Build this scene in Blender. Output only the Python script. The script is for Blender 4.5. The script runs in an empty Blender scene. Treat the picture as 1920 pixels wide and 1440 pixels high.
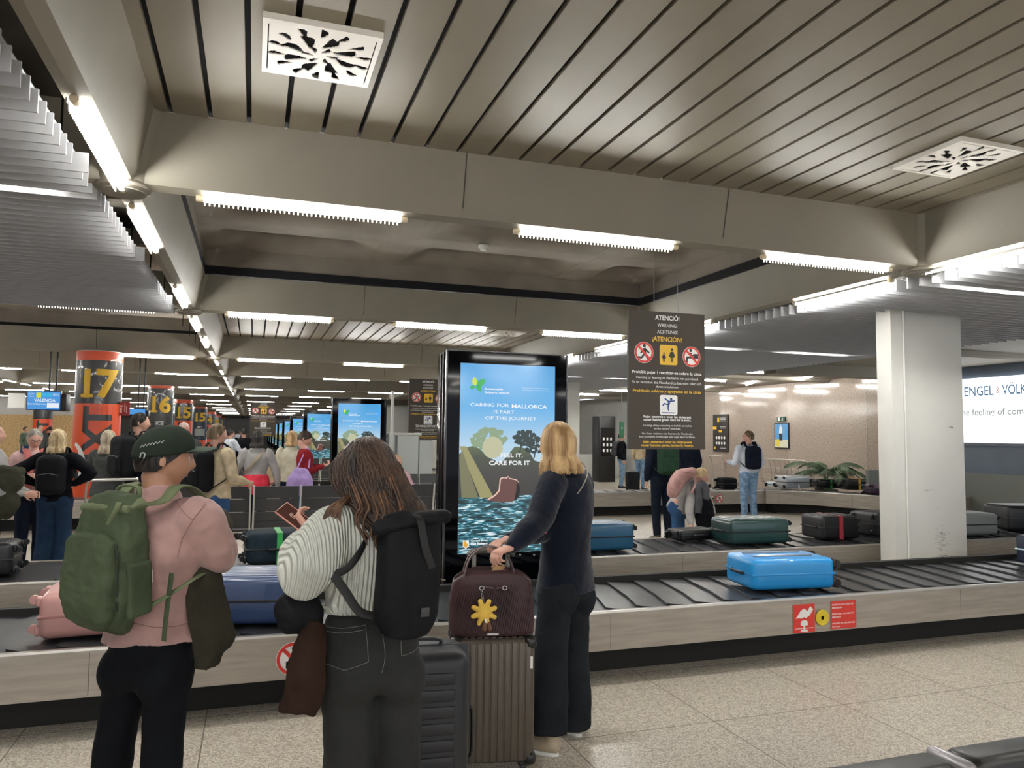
import bpy, bmesh, math, random
from mathutils import Vector, Matrix, Euler, noise
R = math.radians
random.seed(7)
SC = bpy.context.scene
COL = SC.collection
# ------------------------------------------------------------------ camera, world, exposure
CAM_H, YAW, PITCH, ROLL, FPX = 1.6, 0.3283477, 0.0674944, 0.0113059, 1416.53
cam_data = bpy.data.cameras.new('camera')
cam_data.sensor_width = 36.0
cam_data.lens = 36.0 * FPX / 1920.0
cam_data.clip_end = 400
cam = bpy.data.objects.new('camera', cam_data)
COL.objects.link(cam)
CM = Matrix.Translation((0, 0, CAM_H)) @ Matrix.Rotation(-YAW, 4, 'Z') @ Matrix.Rotation(math.pi/2 + PITCH, 4, 'X') @ Matrix.Rotation(ROLL, 4, 'Z')
cam.matrix_world = CM
SC.camera = cam
SC.view_settings.view_transform = 'Standard'
SC.view_settings.look = 'None'
SC.view_settings.gamma = 1.0
SC.view_settings.use_curve_mapping = False
EXPO = 1.98
SC.view_settings.exposure = EXPO
LAMP = 27.0          # strength of every tube lamp
world = bpy.data.worlds.new('world'); SC.world = world
world.use_nodes = True
world.node_tree.nodes['Background'].inputs[0].default_value = (0.80, 0.86, 1.0, 1)
world.node_tree.nodes['Background'].inputs[1].default_value = 0.35
SC.cycles.max_bounces = 7
SC.cycles.diffuse_bounces = 4
SC.cycles.sample_clamp_indirect = 4.0
SC.cycles.use_denoising = True
# ------------------------------------------------------------------ materials
def lin(h):
    h = h.lstrip('#'); out = []
    for i in (0, 2, 4):
        c = int(h[i:i+2], 16) / 255
        out.append(c/12.92 if c <= .04045 else ((c+.055)/1.055)**2.4)
    return out + [1]
MATS = {}
def mat(name, col, rough=.6, metal=0, noise_amt=0, nscale=20, bump=0, bscale=60, emit=0, spec=.5, stretch=None, col2=None, wave=None, coat=0, sheen=0):
    if name in MATS: return MATS[name]
    m = bpy.data.materials.new(name); m.use_nodes = True
    nt = m.node_tree; b = nt.nodes['Principled BSDF']
    c = lin(col)
    b.inputs['Base Color'].default_value = c
    b.inputs['Roughness'].default_value = rough
    b.inputs['Metallic'].default_value = metal
    b.inputs['Specular IOR Level'].default_value = spec
    if coat: b.inputs['Coat Weight'].default_value = coat
    if sheen: b.inputs['Sheen Weight'].default_value = sheen
    tc = nt.nodes.new('ShaderNodeTexCoord'); mp = nt.nodes.new('ShaderNodeMapping')
    nt.links.new(tc.outputs['Object'], mp.inputs[0])
    if stretch: mp.inputs['Scale'].default_value = stretch
    if noise_amt or col2:
        n = nt.nodes.new('ShaderNodeTexNoise'); n.inputs['Scale'].default_value = nscale; n.inputs['Detail'].default_value = 4
        r = nt.nodes.new('ShaderNodeValToRGB')
        c2 = lin(col2) if col2 else [x*(1-noise_amt) for x in c[:3]] + [1]
        c1 = c if col2 else [min(1, x*(1+noise_amt*.6)) for x in c[:3]] + [1]
        r.color_ramp.elements[0].color = c2; r.color_ramp.elements[0].position = .35
        r.color_ramp.elements[1].color = c1; r.color_ramp.elements[1].position = .65
        nt.links.new(mp.outputs[0], n.inputs['Vector']); nt.links.new(n.outputs[0], r.inputs[0]); nt.links.new(r.outputs[0], b.inputs['Base Color'])
    if bump or wave:
        bp = nt.nodes.new('ShaderNodeBump'); bp.inputs['Strength'].default_value = bump or .5; bp.inputs['Distance'].default_value = .01
        if wave:
            w = nt.nodes.new('ShaderNodeTexWave'); w.bands_direction = wave[0]; w.inputs['Scale'].default_value = wave[1]; w.inputs['Distortion'].default_value = wave[2]; w.inputs['Detail Scale'].default_value = 1
            nt.links.new(tc.outputs['Object'], w.inputs['Vector']); nt.links.new(w.outputs['Fac'], bp.inputs['Height'])
        else:
            n2 = nt.nodes.new('ShaderNodeTexNoise'); n2.inputs['Scale'].default_value = bscale; n2.inputs['Detail'].default_value = 3
            nt.links.new(mp.outputs[0], n2.inputs['Vector']); nt.links.new(n2.outputs[0], bp.inputs['Height'])
        nt.links.new(bp.outputs[0], b.inputs['Normal'])
    if emit:
        b.inputs['Emission Color'].default_value = c; b.inputs['Emission Strength'].default_value = emit
        b.inputs['Base Color'].default_value = (0, 0, 0, 1)
    MATS[name] = m
    return m
def cloth(name, col, **k):
    k.setdefault('rough', .9); k.setdefault('spec', .15); k.setdefault('noise_amt', .18); k.setdefault('nscale', 9); k.setdefault('bump', .25); k.setdefault('bscale', 25)
    return mat(name, col, **k)
# ------------------------------------------------------------------ pixel <-> place helpers (the photograph is 1920x1440)
def ray(px, py):
    v = Vector(((px-960)/FPX, -(py-720)/FPX, -1))
    return CM.to_3x3() @ v
def WY(px, py, Y):
    d = ray(px, py); t = Y/d.y; return Vector((d.x*t, Y, CAM_H + d.z*t))
def WZ(px, py, Z):
    d = ray(px, py); t = (Z-CAM_H)/d.z; return Vector((d.x*t, d.y*t, Z))
def WX(px, py, X):
    d = ray(px, py); t = X/d.x; return Vector((X, d.y*t, CAM_H + d.z*t))
# ------------------------------------------------------------------ mesh builder
def TR(loc=(0, 0, 0), rz=0, rx=0, ry=0, s=1):
    return Matrix.Translation(loc) @ Euler((rx, ry, rz)).to_matrix().to_4x4() @ Matrix.Scale(s, 4)
def cat(pts, k):
    """smooth a list of vectors/tuples with a Catmull-Rom curve, k steps a span"""
    P = [Vector(p) for p in pts]; out = []
    for i in range(len(P)-1):
        a = P[max(i-1, 0)]; b = P[i]; c = P[i+1]; d = P[min(i+2, len(P)-1)]
        for j in range(k):
            t = j/k
            out.append(.5*((2*b) + (c-a)*t + (2*a-5*b+4*c-d)*t*t + (3*b-a-3*c+d)*t**3))
    out.append(P[-1])
    return out
_txt = {}
def textgeo(s, bold=0):
    if (s, bold) in _txt: return _txt[(s, bold)]
    cu = bpy.data.curves.new('t', 'FONT'); cu.body = s; cu.size = 1; cu.offset = bold; cu.resolution_u = 3
    o = bpy.data.objects.new('t', cu); COL.objects.link(o)
    bpy.context.view_layer.update()
    me = bpy.data.meshes.new_from_object(o.evaluated_get(bpy.context.evaluated_depsgraph_get()))
    vs = [v.co.copy() for v in me.vertices]; fs = [tuple(p.vertices) for p in me.polygons]
    bpy.data.objects.remove(o); bpy.data.curves.remove(cu); bpy.data.meshes.remove(me)
    x0 = min(v.x for v in vs); x1 = max(v.x for v in vs); y0 = min(v.y for v in vs); y1 = max(v.y for v in vs)
    _txt[(s, bold)] = (vs, fs, x0, x1, y0, y1)
    return _txt[(s, bold)]
class MB:
    def __init__(s): s.v = []; s.f = []; s.M = Matrix()
    def add(s, vs, fs, M=None):
        n = len(s.v); T = s.M @ M if M is not None else s.M
        s.v += [T @ Vector(p) for p in vs]; s.f += [tuple(i+n for i in f) for f in fs]
        return s
    def box(s, c, d, M=None):
        x, y, z = d[0]/2, d[1]/2, d[2]/2; c = Vector(c)
        vs = [c+Vector((a*x, b*y, e*z)) for e in (-1, 1) for b in (-1, 1) for a in (-1, 1)]
        return s.add(vs, [(0, 2, 3, 1), (4, 5, 7, 6), (0, 1, 5, 4), (2, 6, 7, 3), (1, 3, 7, 5), (0, 4, 6, 2)], M)
    def bb(s, a, b, M=None):
        return s.box([(a[i]+b[i])/2 for i in range(3)], [abs(b[i]-a[i]) for i in range(3)], M)
    def rbox(s, c, d, r=.02, seg=3, M=None, taper=None):
        bm = bmesh.new(); bmesh.ops.create_cube(bm, size=1)
        for v in bm.verts: v.co = Vector((v.co.x*d[0], v.co.y*d[1], v.co.z*d[2]))
        if taper:
            for v in bm.verts:
                if v.co.z > 0: v.co.x *= taper; v.co.y *= taper
        bmesh.ops.bevel(bm, geom=bm.edges[:], offset=min(r, min(d)*.49), segments=seg, profile=.5, affect='EDGES')
        bm.verts.index_update()
        s.add([v.co + Vector(c) for v in bm.verts], [tuple(v.index for v in f.verts) for f in bm.faces], M)
        bm.free(); return s
    def prism(s, poly, h, M=None):
        """polygon in local XY pushed from z=0 to z=h"""
        n = len(poly)
        vs = [(x, y, 0) for x, y in poly] + [(x, y, h) for x, y in poly]
        fs = [tuple(range(n))[::-1], tuple(range(n, 2*n))] + [(i, (i+1) % n, n+(i+1) % n, n+i) for i in range(n)]
        return s.add(vs, fs, M)
    def disc(s, c, r, h, n=32, M=None, ax='y'):
        poly = [(r*math.cos(2*math.pi*i/n), r*math.sin(2*math.pi*i/n)) for i in range(n)]
        T = Matrix.Translation(c) @ (Matrix.Rotation(math.pi/2, 4, 'X') if ax == 'y' else Matrix.Rotation(math.pi/2, 4, 'Y') if ax == 'x' else Matrix())
        return s.prism(poly, h, (M @ T) if M is not None else T)
    def lathe(s, prof, n=24, c=(0, 0, 0), M=None):
        vs = []; fs = []; m = len(prof)
        for i in range(n):
            a = 2*math.pi*i/n
            for r, z in prof: vs.append((c[0]+r*math.cos(a), c[1]+r*math.sin(a), c[2]+z))
        for i in range(n):
            for j in range(m-1):
                a, b = i*m+j, ((i+1) % n)*m+j
                fs.append((a, b, b+1, a+1))
        fs.append(tuple(i*m for i in range(n))[::-1]); fs.append(tuple(i*m+m-1 for i in range(n)))
        return s.add(vs, fs, M)
    def ell(s, c, r, n=16, m=10, M=None):
        vs = [(c[0], c[1], c[2]-r[2])]; fs = []
        for j in range(1, m):
            t = math.pi*j/m
            for i in range(n):
                a = 2*math.pi*i/n
                vs.append((c[0]+r[0]*math.sin(t)*math.cos(a), c[1]+r[1]*math.sin(t)*math.sin(a), c[2]-r[2]*math.cos(t)))
        vs.append((c[0], c[1], c[2]+r[2]))
        for i in range(n):
            k = (i+1) % n
            fs.append((0, 1+k, 1+i))
            for j in range(m-2): fs.append((1+j*n+i, 1+j*n+k, 1+(j+1)*n+k, 1+(j+1)*n+i))
            fs.append((1+(m-2)*n+i, 1+(m-2)*n+k, len(vs)-1))
        return s.add(vs, fs, M)
    def tube(s, pts, r, n=10, side=(1, 0, 0), rnd=False, k=0, sq=1.0, M=None):
        """lofted tube; r scalar or list of scalars or (a,b) pairs: a along 'side', b across; sq<1 squarer"""
        P = [Vector(p) for p in pts]
        if not isinstance(r, (list,)): r = [r]*len(P)
        rr = [(x, x) if not isinstance(x, tuple) else x for x in r]
        if k:
            P2 = cat(P, k); q = cat([Vector((a, b, 0)) for a, b in rr], k); P = P2; rr = [(max(x.x, 1e-4), max(x.y, 1e-4)) for x in q]
        if rnd:
            t0 = (P[0]-P[1]).normalized(); t1 = (P[-1]-P[-2]).normalized()
            a0 = min(rr[0]); a1 = min(rr[-1])
            P = [P[0]+t0*a0*.9, P[0]+t0*a0*.6] + P + [P[-1]+t1*a1*.6, P[-1]+t1*a1*.9]
            rr = [(rr[0][0]*.35, rr[0][1]*.35), (rr[0][0]*.8, rr[0][1]*.8)] + rr + [(rr[-1][0]*.8, rr[-1][1]*.8), (rr[-1][0]*.35, rr[-1][1]*.35)]
        vs = []; fs = []; u = Vector(side)
        for i, p in enumerate(P):
            t = (P[min(i+1, len(P)-1)]-P[max(i-1, 0)])
            if t.length < 1e-9: t = Vector((0, 0, 1))
            t.normalize()
            uu = u - t*u.dot(t)
            if uu.length < 1e-3: uu = Vector((0, 1, 0)) - t*t.y
            if uu.length < 1e-3: uu = Vector((1, 0, 0)) - t*t.x
            uu.normalize(); w = t.cross(uu)
            a, b = rr[i]
            for j in range(n):
                g = 2*math.pi*(j+.5)/n; cg, sg = math.cos(g), math.sin(g)
                if sq != 1: cg = math.copysign(abs(cg)**sq, cg); sg = math.copysign(abs(sg)**sq, sg)
                vs.append(p + uu*a*cg + w*b*sg)
        m = len(P)
        for i in range(m-1):
            for j in range(n):
                q = (j+1) % n
                fs.append((i*n+j, i*n+q, (i+1)*n+q, (i+1)*n+j))
        fs.append(tuple(range(n))[::-1]); fs.append(tuple((m-1)*n+j for j in range(n)))
        return s.add(vs, fs, M)
    def grid(s, rows, M=None, close=False):
        m = len(rows); n = len(rows[0]); vs = [p for r in rows for p in r]
        fs = [(i*n+j, i*n+(j+1) % n, (i+1)*n+(j+1) % n, (i+1)*n+j) for i in range(m-1) for j in range(n if close else n-1)]
        return s.add(vs, fs, M)
    def text(s, t, x, y, h=None, w=None, al='c', bold=0, M=None, z=0, squash=None):
        """flat lettering in local XY; h = height of the capitals block"""
        vs, fs, x0, x1, y0, y1 = textgeo(t, bold)
        k = h/.73 if h else w/(x1-x0)
        kx = k
        if w and h: kx = w/(x1-x0)
        off = {'c': -(x0+x1)/2, 'l': -x0, 'r': -x1}[al]
        return s.add([((v.x+off)*kx+x, v.y*k+y, z) for v in vs], fs, M)
    def build(s, name, m, parent=None, smooth=40, label=None, origin=None):
        me = bpy.data.meshes.new(name)
        vs = s.v
        me.from_pydata([tuple(v) for v in vs], [], s.f); me.update()
        if smooth:
            me.shade_smooth()
            if smooth < 180: me.set_sharp_from_angle(angle=R(smooth))
        me.materials.append(m)
        o = bpy.data.objects.new(name, me); COL.objects.link(o)
        if parent is not None: o.parent = parent
        if label: o['label'] = label
        return o
FR = Matrix.Rotation(math.pi/2, 4, 'X')       # sheet in XY -> upright sheet facing -Y
def upright(x, y, z): return Matrix.Translation((x, y, z)) @ FR
def tag(o, label, cat_, group=None, kind=None):
    o['label'] = label; o['category'] = cat_
    if group: o['group'] = group
    if kind: o['kind'] = kind
    return o
def thing(name, label, cat_, loc=(0, 0, 0), rz=0, group=None, M=None):
    o = bpy.data.objects.new(name, None); COL.objects.link(o); o.empty_display_size = .1
    if M is not None: o.matrix_world = M
    else: o.location = loc; o.rotation_euler = (0, 0, rz)
    return tag(o, label, cat_, group)
def struct(name, mb, m, smooth=40, parent=None):
    o = mb.build(name, m, parent, smooth); 
    if parent is None: o['kind'] = 'structure'
    return o
def kids(o): return [c for c in COL.objects if c.parent == o]
def dup(o, parent=None, loc=None, rz=None, label=None, group=None, scale=None, _k=None):
    c = o.copy(); COL.objects.link(c)
    if parent is not None: c.parent = parent
    for ch in list(o.children): dup(ch, c)
    if loc is not None: c.location = loc
    if rz is not None: c.rotation_euler[2] = rz
    if scale: c.scale = scale if isinstance(scale, tuple) else (scale,)*3
    if label: c['label'] = label
    if group: c['group'] = group
    return c
ORD = ['first', 'second', 'third', 'fourth', 'fifth', 'sixth', 'seventh', 'eighth', 'ninth', 'tenth', 'eleventh', 'twelfth', 'thirteenth', 'fourteenth']
# ------------------------------------------------------------------ materials of the building
M_beam = mat('beam_white_metal', '#868073', .55, noise_amt=.05, nscale=2)
M_panel = mat('ceiling_panel_metal', '#857d6d', .5, noise_amt=.06, nscale=1.5)
M_dark = mat('ceiling_void', '#15161a', .9)
M_conc = mat('concrete_soffit', '#8d857b', .85, noise_amt=.16, nscale=2.2, bump=.2, bscale=9)
M_fin = mat('baffle_white', '#c4c6ca', .45)
M_steel = mat('brushed_steel', '#a9a196', .42, .55, noise_amt=.12, nscale=3, stretch=(1, 1, 14), bump=.04, bscale=30)
M_edge = mat('steel_edge', '#bdb9b1', .3, .8)
M_kick = mat('kick_black', '#16150f', .7)
M_rubber = mat('belt_rubber', '#2b2c2f', .34, noise_amt=.22, nscale=5, bump=.1, bscale=14, spec=.6)
M_black = mat('black_plastic', '#131416', .4)
M_gloss = mat('gloss_black', '#07080b', .08, spec=.6)
M_white = mat('white_paint', '#d9dad6', .5, noise_amt=.04, nscale=3)
M_chrome = mat('chrome', '#cfcfcf', .18, 1)
M_grey = mat('grey_plastic', '#7d7e80', .45)
M_tube = mat('tube_glow', '#fffdf8', emit=LAMP)
M_sock = mat('tube_socket', '#d9c9a8', .5)
def floor_material():
    m = bpy.data.materials.new('terrazzo_floor'); m.use_nodes = True; nt = m.node_tree; b = nt.nodes['Principled BSDF']; L = nt.links.new
    tc = nt.nodes.new('ShaderNodeTexCoord')
    v = nt.nodes.new('ShaderNodeTexVoronoi'); v.inputs['Scale'].default_value = 85; L(tc.outputs['Object'], v.inputs['Vector'])
    n = nt.nodes.new('ShaderNodeTexNoise'); n.inputs['Scale'].default_value = 130; n.inputs['Detail'].default_value = 3; L(tc.outputs['Object'], n.inputs['Vector'])
    r1 = nt.nodes.new('ShaderNodeValToRGB'); e = r1.color_ramp.elements
    e[0].position = 0; e[0].color = lin('#b0a694'); e[1].position = 1; e[1].color = lin('#e2dacb')
    x = e.new(.35); x.color = lin('#c6bcad'); x = e.new(.6); x.color = lin('#d6cdbf')
    sep = nt.nodes.new('ShaderNodeSeparateColor'); L(v.outputs['Color'], sep.inputs[0]); L(sep.outputs[0], r1.inputs[0])
    r2 = nt.nodes.new('ShaderNodeValToRGB'); r2.color_ramp.elements[0].position = .36; r2.color_ramp.elements[1].position = .47
    r2.color_ramp.elements[0].color = (.26, .23, .2, 1); r2.color_ramp.elements[1].color = (1, 1, 1, 1); L(n.outputs[0], r2.inputs[0])
    mx = nt.nodes.new('ShaderNodeMixRGB'); mx.blend_type = 'MULTIPLY'; mx.inputs[0].default_value = .9; L(r1.outputs[0], mx.inputs[1]); L(r2.outputs[0], mx.inputs[2])
    br = nt.nodes.new('ShaderNodeTexBrick'); br.offset = 0; br.inputs['Scale'].default_value = 1; br.inputs['Brick Width'].default_value = .905; br.inputs['Row Height'].default_value = .905
    br.inputs['Mortar Size'].default_value = .0035; br.inputs['Mortar Smooth'].default_value = 0
    br.inputs['Color1'].default_value = (1, 1, 1, 1); br.inputs['Color2'].default_value = (.93, .93, .93, 1); br.inputs['Mortar'].default_value = (.3, .27, .24, 1)
    mp = nt.nodes.new('ShaderNodeMapping'); mp.inputs['Location'].default_value = (.2, .75, 0); L(tc.outputs['Object'], mp.inputs[0]); L(mp.outputs[0], br.inputs['Vector'])
    m2 = nt.nodes.new('ShaderNodeMixRGB'); m2.blend_type = 'MULTIPLY'; m2.inputs[0].default_value = 1; L(mx.outputs[0], m2.inputs[1]); L(br.outputs[0], m2.inputs[2])
    L(m2.outputs[0], b.inputs['Base Color'])
    b.inputs['Roughness'].default_value = .3
    return m
def granite_material():
    m = bpy.data.materials.new('granite_wall'); m.use_nodes = True; nt = m.node_tree; b = nt.nodes['Principled BSDF']; L = nt.links.new
    tc = nt.nodes.new('ShaderNodeTexCoord'); n = nt.nodes.new('ShaderNodeTexNoise'); n.inputs['Scale'].default_value = 24; n.inputs['Detail'].default_value = 6; n.inputs['Roughness'].default_value = .75
    L(tc.outputs['Object'], n.inputs['Vector'])
    r = nt.nodes.new('ShaderNodeValToRGB'); e = r.color_ramp.elements; e[0].position = .36; e[0].color = lin('#8c8178'); e[1].position = .6; e[1].color = lin('#b3a69a'); x = e.new(.46); x.color = lin('#a5988d')
    L(n.outputs[0], r.inputs[0])
    br = nt.nodes.new('ShaderNodeTexBrick'); br.offset = 0; br.inputs['Scale'].default_value = 1; br.inputs['Brick Width'].default_value = 2.9; br.inputs['Row Height'].default_value = 4; br.inputs['Mortar Size'].default_value = .004
    br.inputs['Color1'].default_value = (1, 1, 1, 1); br.inputs['Color2'].default_value = (.8, .78, .78, 1); br.inputs['Mortar'].default_value = (.4, .38, .36, 1)
    sw = nt.nodes.new('ShaderNodeSeparateXYZ'); cb = nt.nodes.new('ShaderNodeCombineXYZ'); L(tc.outputs['Object'], sw.inputs[0]); L(sw.outputs[1], cb.inputs[0]); L(sw.outputs[2], cb.inputs[1]); L(cb.outputs[0], br.inputs['Vector'])
    m2 = nt.nodes.new('ShaderNodeMixRGB'); m2.blend_type = 'MULTIPLY'; m2.inputs[0].default_value = 1; L(r.outputs[0], m2.inputs[1]); L(br.outputs[0], m2.inputs[2]); L(m2.outputs[0], b.inputs['Base Color'])
    b.inputs['Roughness'].default_value = .1
    return m
M_floor = floor_material(); M_granite = granite_material()
# ================================================================== THE HALL
XN = [-0.77 + 6.08*k for k in (-3, -2, -1, 0, 1, 2)]          # lines of the long beams
YN = [-1.13, 4.87, 9.67, 15.67, 20.47, 26.47, 31.27, 37.27, 42.07, 48.07, 52.87, 58.87, 63.67, 69.67, 74.47, 80.47]
struct('floor', MB().bb((-24, -16, -.1), (22, 90, 0)), M_floor)
struct('ceiling', MB().bb((-24, -16, 4.2), (22, 90, 4.3)), M_conc)
ZB = 3.1
def beam_profile(mb, a, b, along, at):
    prof = [(-.17, 3.45), (-.085, 3.10), (-.06, 3.045), (0, 3.02), (.06, 3.045), (.085, 3.10), (.17, 3.45)]
    rows = []
    for t in (a, b):
        rows.append([(at+x, t, z) if along == 'y' else (t, at+x, z) for x, z in prof])
    mb.grid(rows); n = len(prof)
    mb.add(rows[0], [tuple(range(n))]); mb.add(rows[1], [tuple(range(n))[::-1]])
for x in (XN[1], XN[2], XN[3], XN[4]):
    mb = MB(); beam_profile(mb, -14, 82, 'y', x); struct('ceiling_beam_long', mb, M_beam)
M_seam = mat('panel_seam', '#4a4740', .8)
for y in [-11.93, -5.93, -1.13] + YN[1:]:
    mb = MB(); beam_profile(mb, XN[0], XN[5] if y > 30 else 13.9, 'x', y); b = struct('ceiling_beam_cross', mb, M_beam)
    if y < 28:
        s_ = MB()
        for x in XN[2:5]:
            for dx in (2.04, 4.06):
                s_.add([(x+dx-.004, y-.172, 3.45), (x+dx+.004, y-.172, 3.45), (x+dx+.004, y-.09, 3.10), (x+dx-.004, y-.09, 3.10)], [(0, 1, 2, 3)])
        s_.build('seam', M_seam, b)
# round node caps under the beam crossings
mb = MB()
for y in YN[1:8]:
    for x in XN[2:5]:
        mb.lathe([(.001, 3.0), (.13, 3.0), (.15, 3.012), (.15, 3.03), (.13, 3.05), (.19, 3.2), (.27, 3.449)], 24, (x, y, 0))
struct('ceiling_beam_node', mb, M_beam)
mb = MB()
for y in YN[1:8]:
    for x in XN[2:5]: mb.lathe([(.001, 2.994), (.125, 2.994), (.125, 3.0)], 24, (x, y, 0))
struct('ceiling_beam_node_disc', mb, mat('node_disc', '#8c877c', .6))
# long ceiling panels (6 m cells) with dark joints
for y0, y1 in [(-7.1, -1.13)] + [(YN[q], YN[q+1]) for q in range(0, len(YN)-1, 2)]:
    i = 9
    for c in (3,):
        x0 = XN[c]
        if c == 2 and i < 2: continue
        mb = MB(); x = x0 + .04
        while x < x0 + 6.0:
            mb.bb((x+.014, y0+.1, 3.45), (min(x+.2152-.014, x0+6.0), y1-.1, 3.48)); x += .2152
        struct('ceiling_panels', mb, M_panel)
        struct('ceiling_panel_backing', MB().bb((x0+.05, y0+.1, 3.482), (x0+6.03, y1-.1, 3.5)), M_dark)
# coffered concrete soffit (4.8 m cells and the side bays)
def coffer(x0, y0, x1, y1, xs, ys, zr=3.75, zt=4.05):
    mb = MB(); rw = .13
    for x in xs: mb.bb((x-rw, y0, zr), (x+rw, y1, zt+.1))
    for y in ys: mb.bb((x0, y-rw, zr+.002), (x1, y+rw, zt+.1))
    X = [x0]+[q for x in xs for q in (x-rw, x+rw)]+[x1]; Y = [y0]+[q for y in ys for q in (y-rw, y+rw)]+[y1]
    for i in range(0, len(X), 2):
        for j in range(0, len(Y), 2):
            a, b, c, d = X[i], Y[j], X[i+1], Y[j+1]; rows = []
            for t in range(7):
                g = t/6; ins = .38*math.sin(g*math.pi/2); z = zr + (zt-zr)*(1-math.cos(g*math.pi/2)); ring = []
                w, h = (c-a)/2-ins, (d-b)/2-ins; cx, cy = (a+c)/2, (b+d)/2; rad = min(.05+.5*g, w*.9, h*.9)
                for q in range(4):
                    for u in range(5):
                        an = math.pi/2*(q+u/4); sx = (1, -1, -1, 1)[q]; sy = (1, 1, -1, -1)[q]
                        ring.append((cx+sx*(w-rad)+rad*math.cos(an), cy+sy*(h-rad)+rad*math.sin(an), z))
                rows.append(ring)
            mb.grid(rows, close=True); mb.add(rows[-1], [tuple(range(20))])
            # frame round the rounded mouth
            mb.bb((a, b, zr+.004), (a+.07, d, zr+.03)); mb.bb((c-.07, b, zr+.004), (c, d, zr+.03)); mb.bb((a, b, zr+.006), (c, b+.07, zr+.03)); mb.bb((a, d-.07, zr+.006), (c, d, zr+.03))
    return mb
for i in range(1, 9, 2):
    y0, y1 = YN[i], YN[i+1]
    struct('ceiling_coffer', coffer(XN[3]+.05, y0, XN[4]-.05, y1, [1.5, 4.0], [y0+1.25, y0+3.4]), M_conc, 50)
for i in range(2, 8):
    y0, y1 = YN[i], YN[i+1]
    struct('ceiling_coffer', coffer(XN[1]+.05, y0, XN[3]-.05, y1, [-10.5, -8.0, -5.3, -2.8], [y0+1.25, y0+3.4]), M_conc, 50)
mb = MB()
for i in range(1, 9, 2):
    y0, y1 = YN[i], YN[i+1]
    for y in (y0+.14, y1-.14): mb.bb((XN[3]+.1, y-.03, 3.46), (XN[4]-.1, y+.03, 3.56))
    for x in (XN[3]+.14, XN[4]-.14): mb.bb((x-.03, y0+.1, 3.46), (x+.03, y1-.1, 3.56))
for y in YN[3:8]: mb.bb((XN[1], y-.04, 3.44), (XN[3]-.2, y+.04, 3.52))
struct('ceiling_shadow_gap', mb, M_dark)
mb = MB()
for i in range(1, 9, 2):
    y0, y1 = YN[i], YN[i+1]
    for y in (y0+.12, y1-.12): mb.bb((XN[3]+.1, y-.03, 3.56), (XN[4]-.1, y+.03, 3.8))
    for x in (XN[3]+.12, XN[4]-.12): mb.bb((x-.03, y0+.1, 3.56), (x+.03, y1-.1, 3.8))
for y in YN[3:8]: mb.bb((XN[1], y-.04, 3.52), (XN[3]-.2, y+.04, 3.8))
struct('ceiling_coffer_rim', mb, M_conc)
# white baffles hung under the side bays
mb = MB(); y = .3
while y < 9.6:
    mb.bb((-6.6, y, 2.97), (-.93 if (int(y/.13) % 17) else -.88, y+.014, 3.075)); y += .13
mb.bb((-.99, .3, 3.076), (-.96, 9.6, 3.10)); mb.bb((-3.5, .3, 3.076), (-3.47, 9.6, 3.10))
struct('ceiling_baffles_left', mb, M_fin)
mb = MB(); y = 1.6
while y < 20.2:
    mb.bb((5.42, y, 2.93), (9.6, y+.014, 3.035)); y += .13
for x in (5.6, 7.5, 9.5): mb.bb((x, 1.6, 3.036), (x+.03, 20.2, 3.06))
struct('ceiling_baffles_right', mb, M_fin)
mb = MB()
for y in [q*1.2+2 for q in range(14)]:
    mb.tube([(5.6, y, 3.05), (5.6, y, 4.2)], .006, 6); mb.tube([(-1.0, y, 3.09), (-1.0, y, 4.2)], .006, 6)
struct('ceiling_baffle_hangers', mb, M_dark)
struct('ceiling_recess_left', MB().bb((-6.8, -2, 3.6), (-1.3, 9.5, 3.64)), mat('recess_grey', '#5c5d60', .9))
struct('ceiling_recess_right', MB().bb((5.7, -2, 3.6), (13.9, 30, 3.64)), mat('recess_grey', '#5c5d60', .9))
struct('ceiling_soffit_right', MB().bb((9.9, -2, 3.12), (13.98, 12.6, 3.2)).bb((9.9, 12.6, 2.9), (13.98, 13.0, 3.2)), M_beam)
struct('ceiling_soffit_far_right', MB().bb((9.9, 13.0, 3.12), (15.5, 26, 3.2)), M_conc)
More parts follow.
